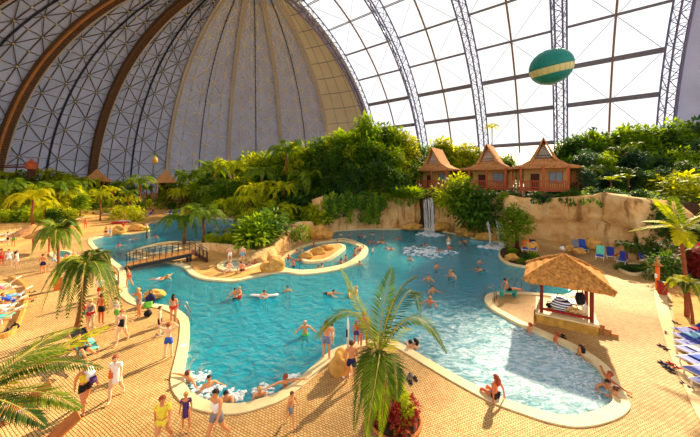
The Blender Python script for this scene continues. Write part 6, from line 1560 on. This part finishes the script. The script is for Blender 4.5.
# ------------------------------------------------------------------ far pavilions, lantern, crane lamp
def pavilion(px, Y, zb, ze, zr, hw_, label, posts=True):
    p = AT(px, 190, Y); r = empty('pavilion', (p.x, p.y, zb), .4); tag(r, label, 'pavilion'); b = MB(); h1 = ze-zb; h2 = zr-zb
    rings = [(hw_, h1-.25), (hw_+.05, h1), (hw_*.62, h1+(h2-h1)*.28), (hw_*.3, h1+(h2-h1)*.66), (.25, h2)]
    vs = []; fs = []
    for w_, z in rings: vs += [(-w_, -w_, z), (w_, -w_, z), (w_, w_, z), (-w_, w_, z)]
    for i in range(len(rings)-1): fs += [(4*i+k, 4*i+(k+1) % 4, 4*i+4+(k+1) % 4, 4*i+4+k) for k in range(4)]
    fs += [(3, 2, 1, 0), tuple(range(4*len(rings)-4, 4*len(rings)))]; b.add(vs, fs); b.obj('roof', M['thatch_red'], r)
    for sx in (-1, 1):
        for sy in (-1, 1): MB().box((sx*hw_*.7, sy*hw_*.7, h1/2), (.45, .45, h1)).obj('post', M['wood_red'], r)
    MB().box((0, 0, .3), (hw_*1.6, hw_*1.6, .6)).obj('plinth', M['wood_tan'], r); bb = MB(); bb.box((0, hw_*.6, h1/2), (hw_*1.4, .2, h1)); bb.obj('back_wall', M['wood_dark'], r)
    return r
pavilion(97, 108, 0, 8.0, 12.3, 3.9, 'red roofed pavilion at the left of the far tree belt'); pavilion(166, 106, 0, 7.6, 12.2, 3.8, 'red roofed pavilion with red posts behind the blue loungers')
b = MB(); a = AT(100, 186, 112); c = AT(168, 186, 112); b.bar(Vector((a.x, a.y, 7.4)), Vector((c.x, c.y, 7.4)), 3.0, .6); o = b.obj('long_canopy', M['coping']); tag(o, 'long pale canopy roof between the two red pavilions', 'canopy')
for i in range(5):
    q = a.lerp(c, i/4); MB().tube([(q.x, q.y, 0), (q.x, q.y, 7.2)], .2, 6).obj('post', M['wood_tan'], o)
p = AT(155, 160, 90); r = empty('lantern_pole', (p.x, p.y, 0)); tag(r, 'thin pole carrying a golden pineapple shaped lantern', 'lantern'); MB().tube([(0, 0, 0), (0, 0, p.z-1.2)], .12, 6).obj('pole', M['metal'], r)
MB().lathe([(.1, p.z-1.3), (.55, p.z-.9), (.75, p.z-.2), (.6, p.z+.6), (.2, p.z+1.1), (0, p.z+1.12)], 12).obj('lantern', M['gold'], r, True)
b = crown_grass(300, 24, .8, .5); q = b.obj('lantern_leaves', M['leaf_mid'], r); q.location = (0, 0, p.z+1.0)
p = AT(31.5, 165, 92); r = empty('lamp_mast', (p.x, p.y, 0)); tag(r, 'brown mast with a drum lamp and a long arm at the far left', 'lamp'); MB().tube([(0, 0, 0), (0, 0, p.z-1)], .9, 8).obj('mast', M['wood_dark'], r)
MB().lathe([(1.2, p.z-1.4), (1.4, p.z-1.2), (1.4, p.z+.5), (1.6, p.z+.6), (1.3, p.z+.8), (.5, p.z+1.3), (.2, p.z+2.0), (0, p.z+2.2)], 12).obj('drum', M['wood_red'], r)
b = MB(); b.bar((0, 0, p.z-.6), (-13, -2, p.z-.9), .5); b.bar((0, 0, p.z+.2), (-13, -2, p.z-.5), .3); b.obj('arm', M['wood_dark'], r)
